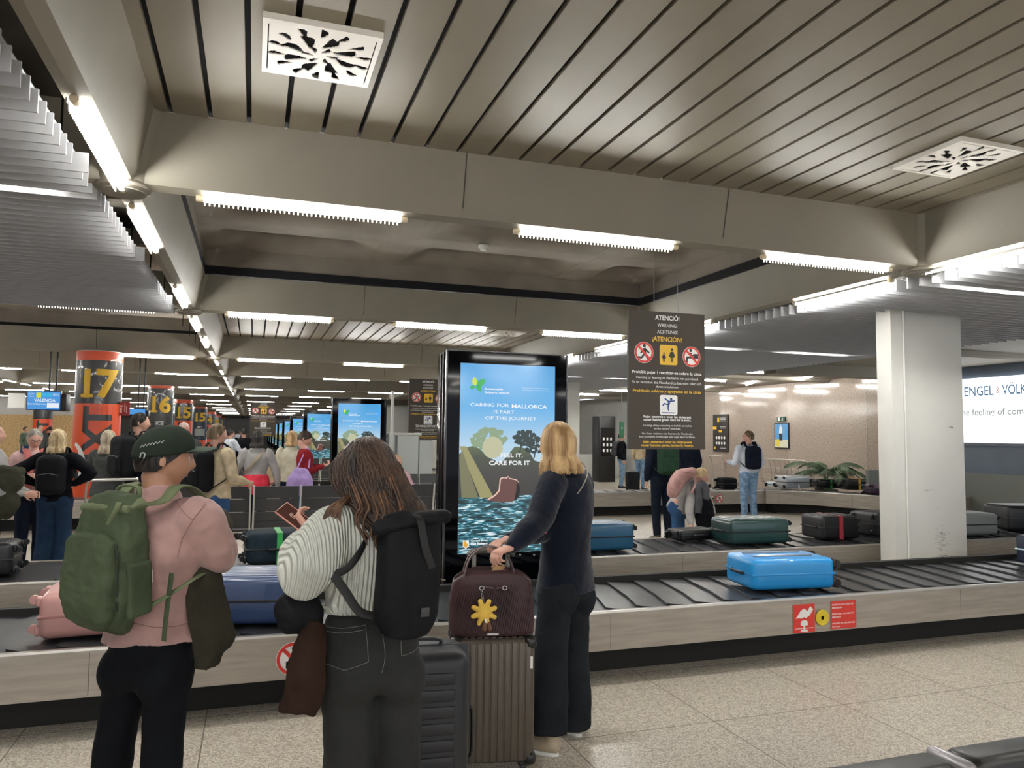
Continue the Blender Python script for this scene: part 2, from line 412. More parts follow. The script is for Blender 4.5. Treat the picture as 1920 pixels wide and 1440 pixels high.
# air vents and smoke detector
def vent(x, y, label, rz=0, s=1):
    t = thing('ceiling_vent', label, 'air vent', (x, y, 3.425), rz, 'square petal ceiling vents')
    MB().box((0, 0, .018), (.5*s, .5*s, .01)).build('backing', M_dark, t)
    fr = MB(); w = .265*s
    # plate with petal holes: drawn as a fine grid with the holes left open
    random.seed(3); holes = []
    for ring, (rad, ln, wd, cnt) in enumerate(((.058, .06, .034, 6), (.128, .115, .074, 8), (.207, .08, .046, 14))):
        for q in range(cnt):
            a = 2*math.pi*q/cnt + ring*.35; holes.append((rad*s*math.cos(a), rad*s*math.sin(a), a, ln*s/2, wd*s))
    N = 96; st = 2*w/N; pts = {}
    def idx(i, j):
        if (i, j) not in pts: pts[(i, j)] = len(pts)
        return pts[(i, j)]
    fs = []
    for i in range(N):
        for j in range(N):
            cx, cy = -w+(i+.5)*st, -w+(j+.5)*st; hole = False
            for hx, hy, a, l, d in holes:
                ux = (cx-hx)*math.cos(a)+(cy-hy)*math.sin(a); uy = -(cx-hx)*math.sin(a)+(cy-hy)*math.cos(a)
                if abs(ux) < l and uy > -d*.7:
                    if (uy+d*.35) < d*(1-(ux/l)**2)**.6*(.7+.3*ux/l) and uy > -d*.35: hole = True; break
            if abs(cx) > .22*s and abs(abs(cx)-.24*s) < .003: hole = abs(cy) < .22*s
            if not hole: fs.append((idx(i, j), idx(i, j+1), idx(i+1, j+1), idx(i+1, j)))
    vs = [None]*len(pts)
    for (i, j), k in pts.items(): vs[k] = (-w+i*st, -w+j*st, 0)
    fr.add(vs, fs); o = fr.build('plate', mat('vent_plate', '#e6e2da', .4), t, 0)
    so = o.modifiers.new('s', 'SOLIDIFY'); so.thickness = .006; so.offset = 1
    MB().bb((-w, -w, 0), (-w+.006, w, .024)).bb((w-.006, -w, 0), (w, w, .024)).bb((-w, -w, 0), (w, -w+.006, .024)).bb((-w, w-.006, 0), (w, w, .024)).build('rim', MATS['vent_plate'], t)
    return t
v0 = vent(.245, 3.655, 'white petal-cut air vent in the near ceiling, upper left')
dup(v0, loc=(4.285, 3.635, 3.425), rz=math.pi/2, label='white petal-cut air vent in the near ceiling, far right')
dup(v0, loc=(.45, 12.6, 3.425), label='small distant petal vent in the middle panelled bay, left of the big advertising screen')
dup(v0, loc=(4.3, 12.9, 3.425), label='small distant petal vent in the middle panelled bay, just above the big advertising screen')
dup(v0, loc=(.45, 23, 3.425), label='tiny far vent in the third panelled bay')
t = thing('smoke_detector', 'round white smoke detector on the concrete rib of the coffered bay', 'smoke detector', tuple(WZ(907, 465, 3.71)))
MB().lathe([(.001, -.03), (.03, -.03), (.045, -.015), (.05, .0), (.06, .005), (.06, .03), (.001, .04)], 24).build('housing', M_white, t)
MB().lathe([(.034, -.026), (.046, -.012), (.047, -.008), (.03, -.02)], 20).build('grille', M_dark, t)
# ------------------------------------------------------------------ tube lamps
def lamp_master():
    t = bpy.data.objects.new('tube_lamp', None); COL.objects.link(t); t.empty_display_size = .1
    MB().tube([(-.6, 0, 0), (.6, 0, 0)], .021, 10, (0, 1, 0)).build('tube', M_tube, t)
    for s in (-1, 1): MB().tube([(s*.6, 0, 0), (s*.645, 0, 0)], .02, 10, (0, 1, 0)).build('socket', M_sock, t)
    g = MB()
    for k in range(44): g.bb((-.6+k*.0275, .026, -.034), (-.6+k*.0275+.006, .034, .0))
    g.bb((-.62, .030, -.012), (.62, .036, .01))
    g.build('louvre', M_edge, t)
    return t
LM = lamp_master()
far_me = MB().tube([(-.6, 0, 0), (.6, 0, 0)], .021, 6, (0, 1, 0))
first = [True]
def lamp(x, y, z, rz, label, group, near=True):
    z += .02 if not near else 0
    if near:
        o = LM if first[0] else dup(LM); first[0] = False
    else:
        if not hasattr(lamp, 'far'):
            lamp.far = far_me.build('tube_lamp', M_tube); o = lamp.far
        else: o = lamp.far.copy(); COL.objects.link(o)
    o.location = (x, y, z); o.rotation_euler = (0, 0, rz)
    tag(o, label, 'tube light', group)
# the hall goes on behind the camera
for y in (-1.13, -5.93, -11.93):
    for c in (2, 3, 4):
        for k in range(3): lamp(XN[c]+1.04+2.035*k, y, 3.01, 0, 'tube light on a cross beam behind the camera', 'tube lights behind the camera', False)
for x in (XN[3], XN[4]):
    for y in (-10.5, -8.3, -4.8, -2.4, .0): lamp(x, y, 3.01, math.pi/2, 'tube light on a long beam behind the camera', 'tube lights behind the camera', False)
rows = ['nearest', 'second', 'third', 'fourth', 'fifth', 'sixth', 'seventh', 'eighth', 'ninth', 'tenth', 'eleventh', 'twelfth', 'thirteenth', 'fourteenth', 'fifteenth']
for r, y in enumerate(YN[1:13]):
    for ci, c in enumerate((1, 2, 3, 4, 0)):
        x0 = XN[c]; side = ['far left bay', 'left bay', 'middle bay', 'right bay', 'outermost left bay'][ci]
        if c == 4 and r > 4: continue
        if c in (0, 1) and r < 2: continue
        if c == 0 and r > 7: continue
        for k in range(3):
            x = x0 + 1.04 + 2.035*k
            if c == 2 and r == 2 and k == 1: continue        # column 17 stands here
            if c == 4:
                if k == 2: continue
                zz = ZB+.0
            lamp(x, y-.0, 3.01, 0, f'{["left", "centre", "right"][k]} tube light of the {rows[r]} cross beam in the {side}', f'tube lights of the {rows[r]} cross beam', near=r < 3)
for li, x in enumerate((XN[3], XN[4], XN[2])):
    for i in range(1, 7):
        y0 = YN[i-1]; L_ = YN[i]-y0; n = 3 if L_ > 5 else 2
        ys = [y0+1.0+k*2.17 for k in range(3)] if n == 3 else [y0+.95, y0+3.72]
        for k, yy in enumerate(ys):
            if yy < .5 or (li == 2 and yy < 9): continue
            if li == 1 and yy > 22: continue
            lamp(x, yy, 3.01, math.pi/2, f'{ORD[k]} tube light along the {["left long beam", "right-hand long beam", "far left long beam"][li]}, in ceiling cell {["one", "two", "three", "four", "five", "six", "seven"][i-1]} from the camera', 'tube lights along the long beams', near=yy < 14)
for k in range(5): lamp(11.2, 14.5+k*2.6, 3.074, 0, f'{ORD[k]} tube light below the low soffit beside the granite wall, counting from the near end', 'tube lights beside the granite wall', False)
for k in range(4): lamp(12.9, 15.3+k*2.2, 3.074, R(65), f'{ORD[k]} slanting tube light close to the granite wall, counting from the near end', 'slanting tube lights by the granite wall', False)
# ================================================================== WALLS AND COLUMNS
struct('wall_right', MB().bb((14.0, 13.2, 0), (14.2, 22.0, 3.2)), M_granite, 0)
struct('wall_right_near', MB().bb((14.05, -3, 0), (14.25, 13.2, 3.4)), mat('slate_blue_panel', '#6c7888', .35, noise_amt=.1, nscale=2), 0)
struct('wall_back_right', MB().bb((13.0, 22.0, 0), (14.2, 22.3, 3.2)).bb((14.0, 22.3, 0), (14.2, 40, 3.2)), M_white, 0)
struct('wall_back', MB().bb((-24, 89, 0), (22, 89.3, 4.2)), mat('far_wall_grey', '#b5b1a8', .7), 0)
struct('wall_left', MB().bb((-23.9, -3, 0), (-23.7, 90, 4.2)), M_white, 0)
struct('wall_far_passage', MB().bb((8.2, 36, 0), (14, 36.2, 3.3)), M_white, 0)
M_osb = mat('plywood_board', '#efd3a0', .7, noise_amt=.3, nscale=14, stretch=(1, 1, 2.2), col2='#c7a56c')
struct('wall_plywood', MB().bb((-17, 41, 0), (-8.1, 41.1, 2.3)), M_osb, 0)
struct('wall_plywood_top', MB().bb((-17, 41.02, 2.3), (-8.1, 41.12, 3.1)), M_white, 0)
M_or = mat('wrap_orange', '#dd5226', .4, coat=.3); M_ch = mat('wrap_charcoal', '#2d2e2d', .35, coat=.3); M_yel = mat('wrap_yellow', '#e3b52c', .5)
M_nv = mat('wrap_navy', '#1d2a38', .4)
M_wht = mat('print_white', '#e9e9e6', .5); M_dk = mat('print_dark', '#2c2724', .5)
def curved(mb, vs, fs, cx, cy, r, ang0):
    """wrap flat lettering (x across, y up) round an upright column; ang0 = direction it faces"""
    bm = bmesh.new(); bv = [bm.verts.new((v[0], v[1], 0)) for v in vs]
    for f in fs:
        try: bm.faces.new([bv[i] for i in f])
        except ValueError: pass
    x0 = min(v[0] for v in vs); x1 = max(v[0] for v in vs); x = x0+.03
    while x < x1:
        bmesh.ops.bisect_plane(bm, geom=bm.verts[:]+bm.edges[:]+bm.faces[:], plane_co=(x, 0, 0), plane_no=(1, 0, 0)); x += .03
    bm.verts.index_update()
    out = []
    for v in bm.verts:
        a = ang0 + v.co.x/r
        out.append((cx+r*math.cos(a), cy+r*math.sin(a), v.co.y))
    mb.add(out, [tuple(v.index for v in f.verts) for f in bm.faces]); bm.free()
def flat_text(t, x, y, h=None, w=None, rot=0, bold=0, sx=1):
    m = MB(); m.text(t, 0, 0, h=h, w=w, bold=bold)
    ys = [v.y for v in m.v]; cy = (min(ys)+max(ys))/2; c, s = math.cos(rot), math.sin(rot)
    return [((v.x*sx)*c-(v.y-cy)*s+x, (v.x*sx)*s+(v.y-cy)*c+y) for v in m.v], m.f
def wrapped_column(x, y, num, style, label=None):
    rr = .385
    o = bpy.data.objects.new('column', None); COL.objects.link(o); o.location = (0, 0, 0); o['kind'] = 'structure'
    MB().lathe([(rr-.01, 0), (rr-.01, 3.04)], 40, (x, y, 0)).build('shaft', M_white, o)
    ang = math.atan2(-y, -x)
    def band(z0, z1, m, nm, r=rr): MB().lathe([(r, z0), (r, z1)], 48, (x, y, 0)).build(nm, m, o)
    if style == 'orange':
        band(2.86, 3.03, M_or, 'wrap_top'); band(2.08, 2.86, M_ch, 'wrap_number_band', rr+.001); band(0.12, 2.08, M_or, 'wrap_lower')
    else:
        band(2.95, 3.03, M_or, 'wrap_top'); band(1.1, 2.95, M_ch if num == '16' else M_nv, 'wrap_number_band', rr+.001); band(.12, 1.1, M_or, 'wrap_lower')
    band(0, .12, M_kick, 'foot', rr-.004)
    if num:
        mb = MB(); hh = .50 if style == 'orange' else .50
        if len(num) == 2:
            a = flat_text(num[0], -.20, 2.44, h=hh, bold=.035, sx=1.0); curved(mb, *a, x, y, rr+.004, ang)
            if num[0] == '1': curved(mb, [(-.31, 2.44-hh/2), (-.09, 2.44-hh/2), (-.09, 2.44-hh/2+.06), (-.31, 2.44-hh/2+.06)], [(0, 1, 2, 3)], x, y, rr+.005, ang)
            a = flat_text(num[1], .15, 2.44, h=hh, bold=.035, sx=1.1); curved(mb, *a, x, y, rr+.004, ang)
        else:
            a = flat_text(num, 0, 2.46, h=hh, bold=.03); curved(mb, *a, x, y, rr+.004, ang)
        mb.build('number', M_yel, o, 0)
    if style == 'orange':
        mb = MB()
        for ch, z in (('T', 1.83), ('X', 1.45), ('I', 1.12)):
            a = flat_text(ch, .0, z, h=.48, bold=.035, rot=math.pi/2, sx=.95); curved(mb, *a, x, y, rr+.004, ang)
        mb.build('lettering', M_ch, o, 0)
        mb = MB(); pts = []; q = []
        for k in range(13):
            t = R(-38+k*9.5)
            pts.append((-.46+.30*math.cos(t), .98+.42*math.sin(t))); q.append((-.46+.20*math.cos(t), .98+.36*math.sin(t)))
        curved(mb, pts+q, [(i, i+1, 13+i+1, 13+i) for i in range(12)], x, y, rr+.005, ang)
        mb.build('logo_arc', M_wht, o, 0)
    else:
        mb = MB(); a = flat_text('ICE' if num == '16' else 'SIXT', 0, 1.85, h=.12, bold=.01); curved(mb, *a, x, y, rr+.004, ang)
        mb.build('lettering', M_wht, o, 0)
        if num != '16':
            mb = MB(); curved(mb, [(-.3, 1.35), (.3, 1.35), (.3, 1.75), (-.3, 1.75)], [(0, 1, 2, 3)], x, y, rr+.003, ang); mb.build('pale_panel', mat('wrap_pale', '#9aa0a2', .5), o, 0)
    return o
wrapped_column(-2.72, 15.6, '17', 'orange')
wrapped_column(-2.83, 26.4, '16', 'plain')
wrapped_column(-3.02, 37.2, '15', 'orange')
wrapped_column(-3.0, 48.0, '15', 'plain')
wrapped_column(-3.0, 58.8, '4', 'orange'); wrapped_column(-3.0, 69.6, '4', 'orange'); wrapped_column(-3.0, 80.4, '3', 'orange')
wrapped_column(-9.05, 39.3, None, 'orange')
# pale pillars of the right-hand row
def pillar(x0, x1, y0, dy, z1, pipe=True, round_=False):
    o = bpy.data.objects.new('column', None); COL.objects.link(o); o['kind'] = 'structure'
    zb = .30 if pipe else 0; MB().rbox(((x0+x1)/2, y0+dy/2, (z1+zb)/2), (x1-x0, dy, z1-zb), .012, 2).build('shaft', mat('pillar_white', '#d2d1cb', .55, noise_amt=.05, nscale=1.3), o)
    if pipe:
        MB().tube([(x0+.16, y0-.012, .3), (x0+.16, y0-.012, z1)], .012, 8).build('cable_pipe', mat('pillar_white', ''), o)
        m = mat('scuff_dark', '#6d6963', .8, noise_amt=.3)
        s = MB(); random.seed(11)
        for cx, cz, n, w, h in ((1740, 920, 7, .035, .02), (1765, 1010, 60, .065, .15), (1770, 1046, 40, .075, .02), (1783, 800, 9, .03, .03)):
            c = WY(cx, cz, y0)
            for k in range(n):
                px, pz = c.x+random.gauss(0, w*.6), c.z+random.gauss(0, h*.6); L_ = random.uniform(.008, .03); hh = random.uniform(.0008, .0025)
                if px-L_ < x0+.2 or px+L_ > x1-.01: continue
                s.add([(px-L_, y0-.0008, pz), (px+L_, y0-.0008, pz+random.uniform(-.003, .003)), (px+L_*.8, y0-.0008, pz+hh), (px-L_*.9, y0-.0008, pz+hh)], [(0, 1, 2, 3)])
        s.build('scuff_marks', m, o, 0)
    return o
pillar(6.20, 7.17, 6.08, .2, 3.6)
pillar(6.5, 7.6, 17.1, .5, 3.1, False); pillar(6.5, 7.6, 27.9, .5, 3.1, False); pillar(6.4, 7.6, 38.7, .5, 3.1, False)
# ================================================================== BAGGAGE CAROUSELS
def offset_line(pts, d):
    out = []
    for i, p in enumerate(pts):
        a = Vector(pts[max(i-1, 0)]); b = Vector(pts[min(i+1, len(pts)-1)]); t = (b-a).normalized(); n = Vector((-t.y, t.x))
        out.append((p[0]+n.x*d, p[1]+n.y*d))
    return out
def belt_run(root, line, w, z, slat=.235, panel=True, seed=0, inner=False):
    """a run of belt: 'line' is its outer lip (left-hand normal points inward), w the belt width"""
    L = [Vector((p[0], p[1], 0)) for p in line]
    cum = [0]
    for i in range(1, len(L)): cum.append(cum[-1]+(L[i]-L[i-1]).length)
    def at(s):
        s = max(0, min(cum[-1]-1e-6, s))
        for i in range(1, len(cum)):
            if s <= cum[i]:
                f = (s-cum[i-1])/(cum[i]-cum[i-1]); p = L[i-1].lerp(L[i], f)
                t0 = (L[i]-L[i-1]).normalized()
                ta = (L[i]-L[max(i-2, 0)]).normalized(); tb = (L[min(i+1, len(L)-1)]-L[i-1]).normalized(); t = (ta*(1-f)+tb*f).normalized()
                return p, Vector((-t.y, t.x, 0))
    mb = MB(); s = -1.0; prof = [(.0, 0.10), (.06, .0), (.16, -.075), (.5, -.02), (1.0, .05)]      # (across, lead) slat edge bends near the lip
    while s < cum[-1]+.3:
        rows = []
        for e, zz in ((0, .018), (1, .0)):
            row = []
            for u, ld in ((0, .1), (.05, .0), (.14, -.10), (.45, -.02), (.75, .03), (1, .07)):
                ss = s + e*(slat+.028) + ld
                if ss < 0 or ss > cum[-1]: row = None; break
                p, n = at(ss); q = p + n*(.015+u*(w-.03)); row.append((q.x, q.y, z+zz-.004))
            if row is None: break
            rows.append(row)
        if len(rows) == 2:
            mb.grid(rows)
            mb.grid([rows[0], [(a, b, c-.014) for a, b, c in rows[0]]])
        s += slat
    mb.build('belt_slats', M_rubber, root, 30)
    # bed under the slats
    inn = offset_line(line, w); pan = offset_line(line, .0)
    mb = MB(); mb.grid([[(x, y, z-.03) for x, y in line], [(x, y, z-.03) for x, y in inn]]); mb.build('belt_bed', M_kick, root)
    def skin(nm, rows_, m, sm=40): x = MB(); x.grid(rows_); return x.build(nm, m, root, sm)
    d0 = offset_line(line, -.03); d1 = offset_line(line, .0); dk = offset_line(line, .2)
    skin('side_panel', [[(x, y, z+.03) for x, y in d0], [(x, y, .2) for x, y in d0]], M_steel)
    skin('lip', [[(x, y, z+.005) for x, y in d1], [(x, y, z+.033) for x, y in d1], [(x, y, z+.033) for x, y in d0], [(x, y, z+.02) for x, y in offset_line(line, -.033)]], M_edge)
    skin('kick_plate', [[(x, y, .2) for x, y in d0], [(x, y, .2) for x, y in dk], [(x, y, 0) for x, y in dk]], M_kick)
    if panel:
        sm = MB(); sp = 0; k = 1.1+seed*.3
        while k < cum[-1]:
            p, n = at(k); q = p-n*.0312; t = Vector((n.y, -n.x, 0))*.0015
            sm.add([q-t+Vector((0, 0, .21)), q+t+Vector((0, 0, .21)), q+t+Vector((0, 0, z+.01)), q-t+Vector((0, 0, z+.01))], [(0, 1, 2, 3)]); k += 1.52
        sm.build('panel_joint', M_seam, root, 0)
Z_A = .42
ca = thing('baggage_carousel', 'long near baggage carousel with black slatted belt and brushed steel sides, nearest the camera', 'baggage carousel', (0, 4.6, 0))
ca_inv = Matrix.Translation((0, -4.6, 0))
def shift_children(root, dy):
    for c in root.children:
        c.matrix_parent_inverse = Matrix.Translation((0, -dy, 0))
belt_run(ca, [(-3.4, 4.6), (13.2, 4.6)], 1.0, Z_A)
belt_run(ca, [(-3.4, 6.68), (13.2, 6.68)], 1.12, Z_A, seed=1)
isl = MB().bb((-3.4, 5.66, 0), (13.2, 6.3, .30)); isl.build('island_deck', M_steel, ca)
MB().bb((-3.4, 5.6, .3), (13.2, 5.66, .47)).build('inner_skirt', M_kick, ca)
MB().bb((-3.4, 7.8, 0.0), (13.2, 7.86, .43)).build('back_panel', M_steel, ca)
shift_children(ca, 4.6)
cb = thing('baggage_carousel', 'second baggage carousel farther back, its steel side curving beside the pale pillar', 'baggage carousel', (0, 13.75, 0))
lineB = cat([(-5.5, 13.75, 0), (2, 13.75, 0), (9.6, 13.75, 0), (10.5, 13.62, 0), (11.15, 13.2, 0), (11.5, 12.5, 0), (11.85, 11.9, 0), (12.5, 11.55, 0), (13.3, 11.45, 0), (13.95, 11.45, 0)], 6)
belt_run(cb, [(p.x, p.y) for p in lineB], .95, .45, slat=.3)
MB().bb((-5.5, 14.72, 0), (10.2, 14.78, .44)).build('back_panel', M_steel, cb)
MB().bb((12.2, 12.62, 0), (13.6, 12.7, .95)).bb((13.6, 7.5, 0), (13.68, 12.7, .95)).build('end_screen_panel', mat('dull_steel', '#7a7d78', .5, .3), cb)
shift_children(cb, 13.75)
for j, Y0 in enumerate((23.0, 32.3)):
    cc = thing('baggage_carousel', ['third baggage carousel, far behind the bench rows', 'fourth baggage carousel, farthest back in the hall'][j], 'baggage carousel', (0, Y0, 0))
    MB().bb((-5, Y0, .2), (9, Y0+.03, .46)).build('side_panel', M_steel, cc); MB().bb((-5, Y0+.03, .44), (9, Y0+1, .45)).build('belt_slats', M_rubber, cc)
    MB().bb((-5, Y0+.2, 0), (9, Y0+2.4, .43)).build('kick_plate', M_kick, cc); MB().bb((-5, Y0+1.6, .44), (9, Y0+2.4, .45)).build('belt_slats', M_rubber, cc)
    shift_children(cc, Y0)
# stickers and emergency stop on the near carousel
M_red = mat('sign_red', '#d8392f', .45); M_sw = mat('sign_white', '#ece9e4', .5); M_sk = mat('sign_black', '#1b1a19', .5)
YF = 4.6-.034
def sit_person(mb, s, x, y, M):
    mb.disc((x, y+.33*s, 0), .085*s, .001, 16, M, 'z')
    for a in ([(-.06, .2), (.06, .2), (.09, -.06), (-.03, -.06)], [(-.05, .02), (-.05, -.08), (-.3, -.08), (-.3, -.33), (-.2, -.33), (-.2, .02)], [(.05, .17), (.22, 0.02), (.16, -.04), (.02, .08)]):
        mb.prism([(x+p*s, y+q*s) for p, q in a], .001, M)
def stick(mb, s, x, y, M, kind):
    K = {'run': [[(-.04, .2), (.1, .22), (.12, -.05), (-.02, -.08)], [(.0, -.05), (.12, -.05), (.3, -.36), (.2, -.36)], [(-.04, -.05), (.06, -.1), (-.12, -.3), (-.34, -.26), (-.34, -.18), (-.14, -.2)], [(.08, .2), (.3, .02), (.25, -.04), (.06, .1)], [(-.02, .2), (-.2, .0), (-.15, -.05), (.04, .1)]],
         'stand': [[(-.09, .2), (.09, .2), (.14, -.14), (-.14, -.14)], [(-.08, -.12), (-.01, -.12), (-.01, -.4), (-.07, -.4)], [(.01, -.12), (.08, -.12), (.07, -.4), (.01, -.4)], [(.09, .2), (.2, -.08), (.15, -.1), (.06, .1)], [(-.09, .2), (-.2, -.08), (-.15, -.1), (-.06, .1)]],
         'fall': [[(-.05, .16), (.1, .2), (.05, -.04), (-.08, -.06)], [(-.05, .0), (-.3, .06), (-.42, -.08), (-.36, -.12), (-.26, -.02), (-.02, -.08)], [(-.05, -.02), (.04, -.04), (-.02, -.22), (.04, -.36), (-.03, -.38), (-.1, -.22)], [(.08, .2), (.38, .22), (.38, .16), (.06, .1)], [(.0, .18), (-.24, .34), (-.28, .28), (-.02, .1)]],
         'case': [[(-.1, .2), (.0, .2), (.02, -.08), (-.1, -.08)], [(-.08, .02), (-.3, .0), (-.3, -.3), (-.22, -.3), (-.2, -.08), (-.04, -.08)], [(-.04, .12), (.12, .08), (.12, .03), (-.04, .04)], [(.1, .15), (.38, .15), (.38, -.1), (.1, -.1)]]}[kind]
    hd = {'run': (.02, .32), 'stand': (0, .32), 'fall': (.15, .28), 'case': (-.05, .31)}[kind]
    mb.disc((x+hd[0]*s, y+hd[1]*s, 0), .075*s, .001, 16, M, 'z')
    for a in K: mb.prism([(x+p*s, y+q*s) for p, q in a], .001, M)
def ban_sign(root, x, y, z, r, kind, M=None, slash=1):
    def U(e): return (M if M is not None else Matrix()) @ upright(x, y-e, z)
    MB().disc((0, 0, 0), r, .001, 40, U(.001), 'z').build('sign_disc', M_sw, root, 0)
    k = MB(); (sit_person(k, r*1.7, r*.1, 0, U(.002)) if kind == 'sit' else stick(k, r*2.0, 0, 0, U(.002), kind)); k.build('pictogram', M_sk, root, 0)
    rg = MB(); n = 40
    vo = [(r*.97*math.cos(2*math.pi*i/n), r*.97*math.sin(2*math.pi*i/n), .0012) for i in range(n)]; vi = [(a*.8, b*.8, c) for a, b, c in vo]
    rg.add(vo+vi, [(i, (i+1) % n, n+(i+1) % n, n+i) for i in range(n)], U(.003))
    c = r*.82*.7071; d = r*.08
    rg.add([(-c-d, c-d, .0012), (-c+d, c+d, .0012), (c+d, -c+d, .0012), (c-d, -c-d, .0012)], [(0, 3, 2, 1)], U(.003))
    rg.build('red_ring', M_red, root, 0)
t = thing('no_sitting_sticker', 'round red and white no-sitting sticker on the near steel side, behind the hanging brown jacket', 'sticker', (.255, YF, .315)); ban_sign(t, 0, 0, 0, .093, 'sit')
t = thing('no_luggage_reach_sticker', 'left of the two small prohibition stickers on the far carousel side, beside the bending woman', 'sticker', tuple(WY(1333, 935, 13.7))); ban_sign(t, 0, 0, 0, .085, 'case')
t = thing('no_walking_sticker', 'right of the two small prohibition stickers on the far carousel side', 'sticker', tuple(WY(1349, 935, 13.7))); ban_sign(t, 0, 0, 0, .085, 'run')
t = thing('emergency_hand_sticker', 'square red sticker with a white hand pressing a button, left of the yellow stop ring', 'sticker', (3.8, YF, .305))
MB().bb((-.095, 0, -.1), (.095, .002, .1)).build('sheet', M_red, t)
k = MB(); U = upright(0, -.0015, 0)
for a in ([(-.055, .005), (-.075, .0), (-.03, .055), (.0, .07), (.03, .05), (.055, .085), (.08, .06), (.05, .02), (.03, .01), (.015, .0), (.0, .01), (-.02, .0)], [(-.03, -.03), (.03, -.03), (.03, -.05), (-.03, -.05)], [(-.008, -.05), (.008, -.05), (.008, -.08), (-.008, -.08)], [(-.03, -.08), (.03, -.08), (.03, -.093), (-.03, -.093)], [(-.08, -.068), (.08, -.068), (.08, -.072), (-.08, -.072)]): k.prism(a, .001, U)
k.prism([(.03*math.cos(R(q)), -.03+.018*math.sin(R(q))) for q in range(0, 181, 15)], .001, U); k.build('hand_pictogram', M_sw, t, 0)
t = thing('emergency_stop', 'yellow ring emergency stop set in the steel carousel side between two red stickers', 'emergency stop', (3.96, YF, .3))
MB().lathe([(.03, 0), (.058, 0), (.058, .006), (.052, .01), (.03, .006)], 32, M=Matrix.Rotation(math.pi/2, 4, 'X')).build('yellow_ring', mat('estop_yellow', '#dcc02e', .5), t)
MB().lathe([(.001, -.002), (.034, -.002), (.034, .001), (.001, .001)], 24, M=Matrix.Rotation(math.pi/2, 4, 'X')).build('recess', M_dark, t)
MB().lathe([(.001, .006), (.014, .006), (.018, .001)], 20, M=Matrix.Rotation(math.pi/2, 4, 'X')).build('button', mat('button_brown', '#8a3a1c', .5), t)
t = thing('emergency_text_sticker', 'red sticker with three lines of small white warning text, right of the yellow stop ring', 'sticker', (4.155, YF, .31))
MB().bb((-.115, 0, -.1), (.115, .002, .1)).build('sheet', M_red, t)
k = MB()
for i, s in enumerate(('PULSE SOLO EN CASO DE', 'EMERGENCIA', '', 'PRESS ONLY IN CASE OF', 'EMERGENCY', '', 'DRUCKEN SIE NUR IM FALLE', 'NOTFALLS')):
    if s: k.text(s, -.105, .07-i*.0225, w=min(.0092*len(s), .205), h=.011, al='l', bold=.02, M=upright(0, -.001, 0))
k.build('lettering', M_sw, t, 0)
# ================================================================== ADVERTISING SCREENS
def screen_mat(name, stops, strength, water=False):
    m = bpy.data.materials.new(name); m.use_nodes = True; nt = m.node_tree; L = nt.links.new
    b = nt.nodes['Principled BSDF']; b.inputs['Base Color'].default_value = (0, 0, 0, 1); b.inputs['Roughness'].default_value = .12
    tc = nt.nodes.new('ShaderNodeTexCoord'); sp = nt.nodes.new('ShaderNodeSeparateXYZ'); L(tc.outputs['Generated'], sp.inputs[0])
    if water:
        mp = nt.nodes.new('ShaderNodeMapping'); mp.inputs['Scale'].default_value = (5, 1, 16); L(tc.outputs['Generated'], mp.inputs[0])
        n = nt.nodes.new('ShaderNodeTexNoise'); n.inputs['Scale'].default_value = 1.6; n.inputs['Detail'].default_value = 6; n.inputs['Distortion'].default_value = 1.2; L(mp.outputs[0], n.inputs['Vector']); src = n.outputs[0]
    else: src = sp.outputs[2]
    r = nt.nodes.new('ShaderNodeValToRGB'); e = r.color_ramp.elements
    e[0].position, e[0].color = stops[0][0], lin(stops[0][1]); e[1].position, e[1].color = stops[-1][0], lin(stops[-1][1])
    for p, c in stops[1:-1]: x = e.new(p); x.color = lin(c)
    L(src, r.inputs[0]); L(r.outputs[0], b.inputs['Emission Color']); b.inputs['Emission Strength'].default_value = strength
    MATS[name] = m; return m
ES = .92*2**-EXPO
S_sky = screen_mat('screen_sky', [(0, '#c9dde6'), (.25, '#b9d9ee'), (.6, '#64b3ea'), (1, '#46a3e2')], ES)
S_land = screen_mat('screen_land', [(0, '#42423e'), (.5, '#4b4842'), (.8, '#4d5340'), (1, '#66704e')], ES)
S_water = screen_mat('screen_water', [(.3, '#16323a'), (.45, '#31494c'), (.53, '#2f7486'), (.58, '#6cb7c9'), (.66, '#f2f8f8')], ES, True)
def em(name, c): return mat(name, c, emit=ES, rough=.2)
E_tree = em('scr_tree_dark', '#2f3d38'); E_haze = em('scr_tree_haze', '#8fa583'); E_ray = em('scr_ray', '#a09a6a'); E_skin = em('scr_skin', '#6d4a45'); E_rim = em('scr_rim', '#f2c9b8'); E_hair = em('scr_hair', '#1d1a1c')
E_w = em('scr_white', '#f6f9fb'); E_y = em('scr_lime', '#c6dc3a'); E_g = em('scr_green', '#1cae4c'); E_or = em('scr_orange', '#e7b04a'); E_disc = em('scr_disc', '#c3c3a0'); E_ray2 = em('scr_ray_soft', '#7d7c5c')
SW, SH = .84, 1.56          # picture size
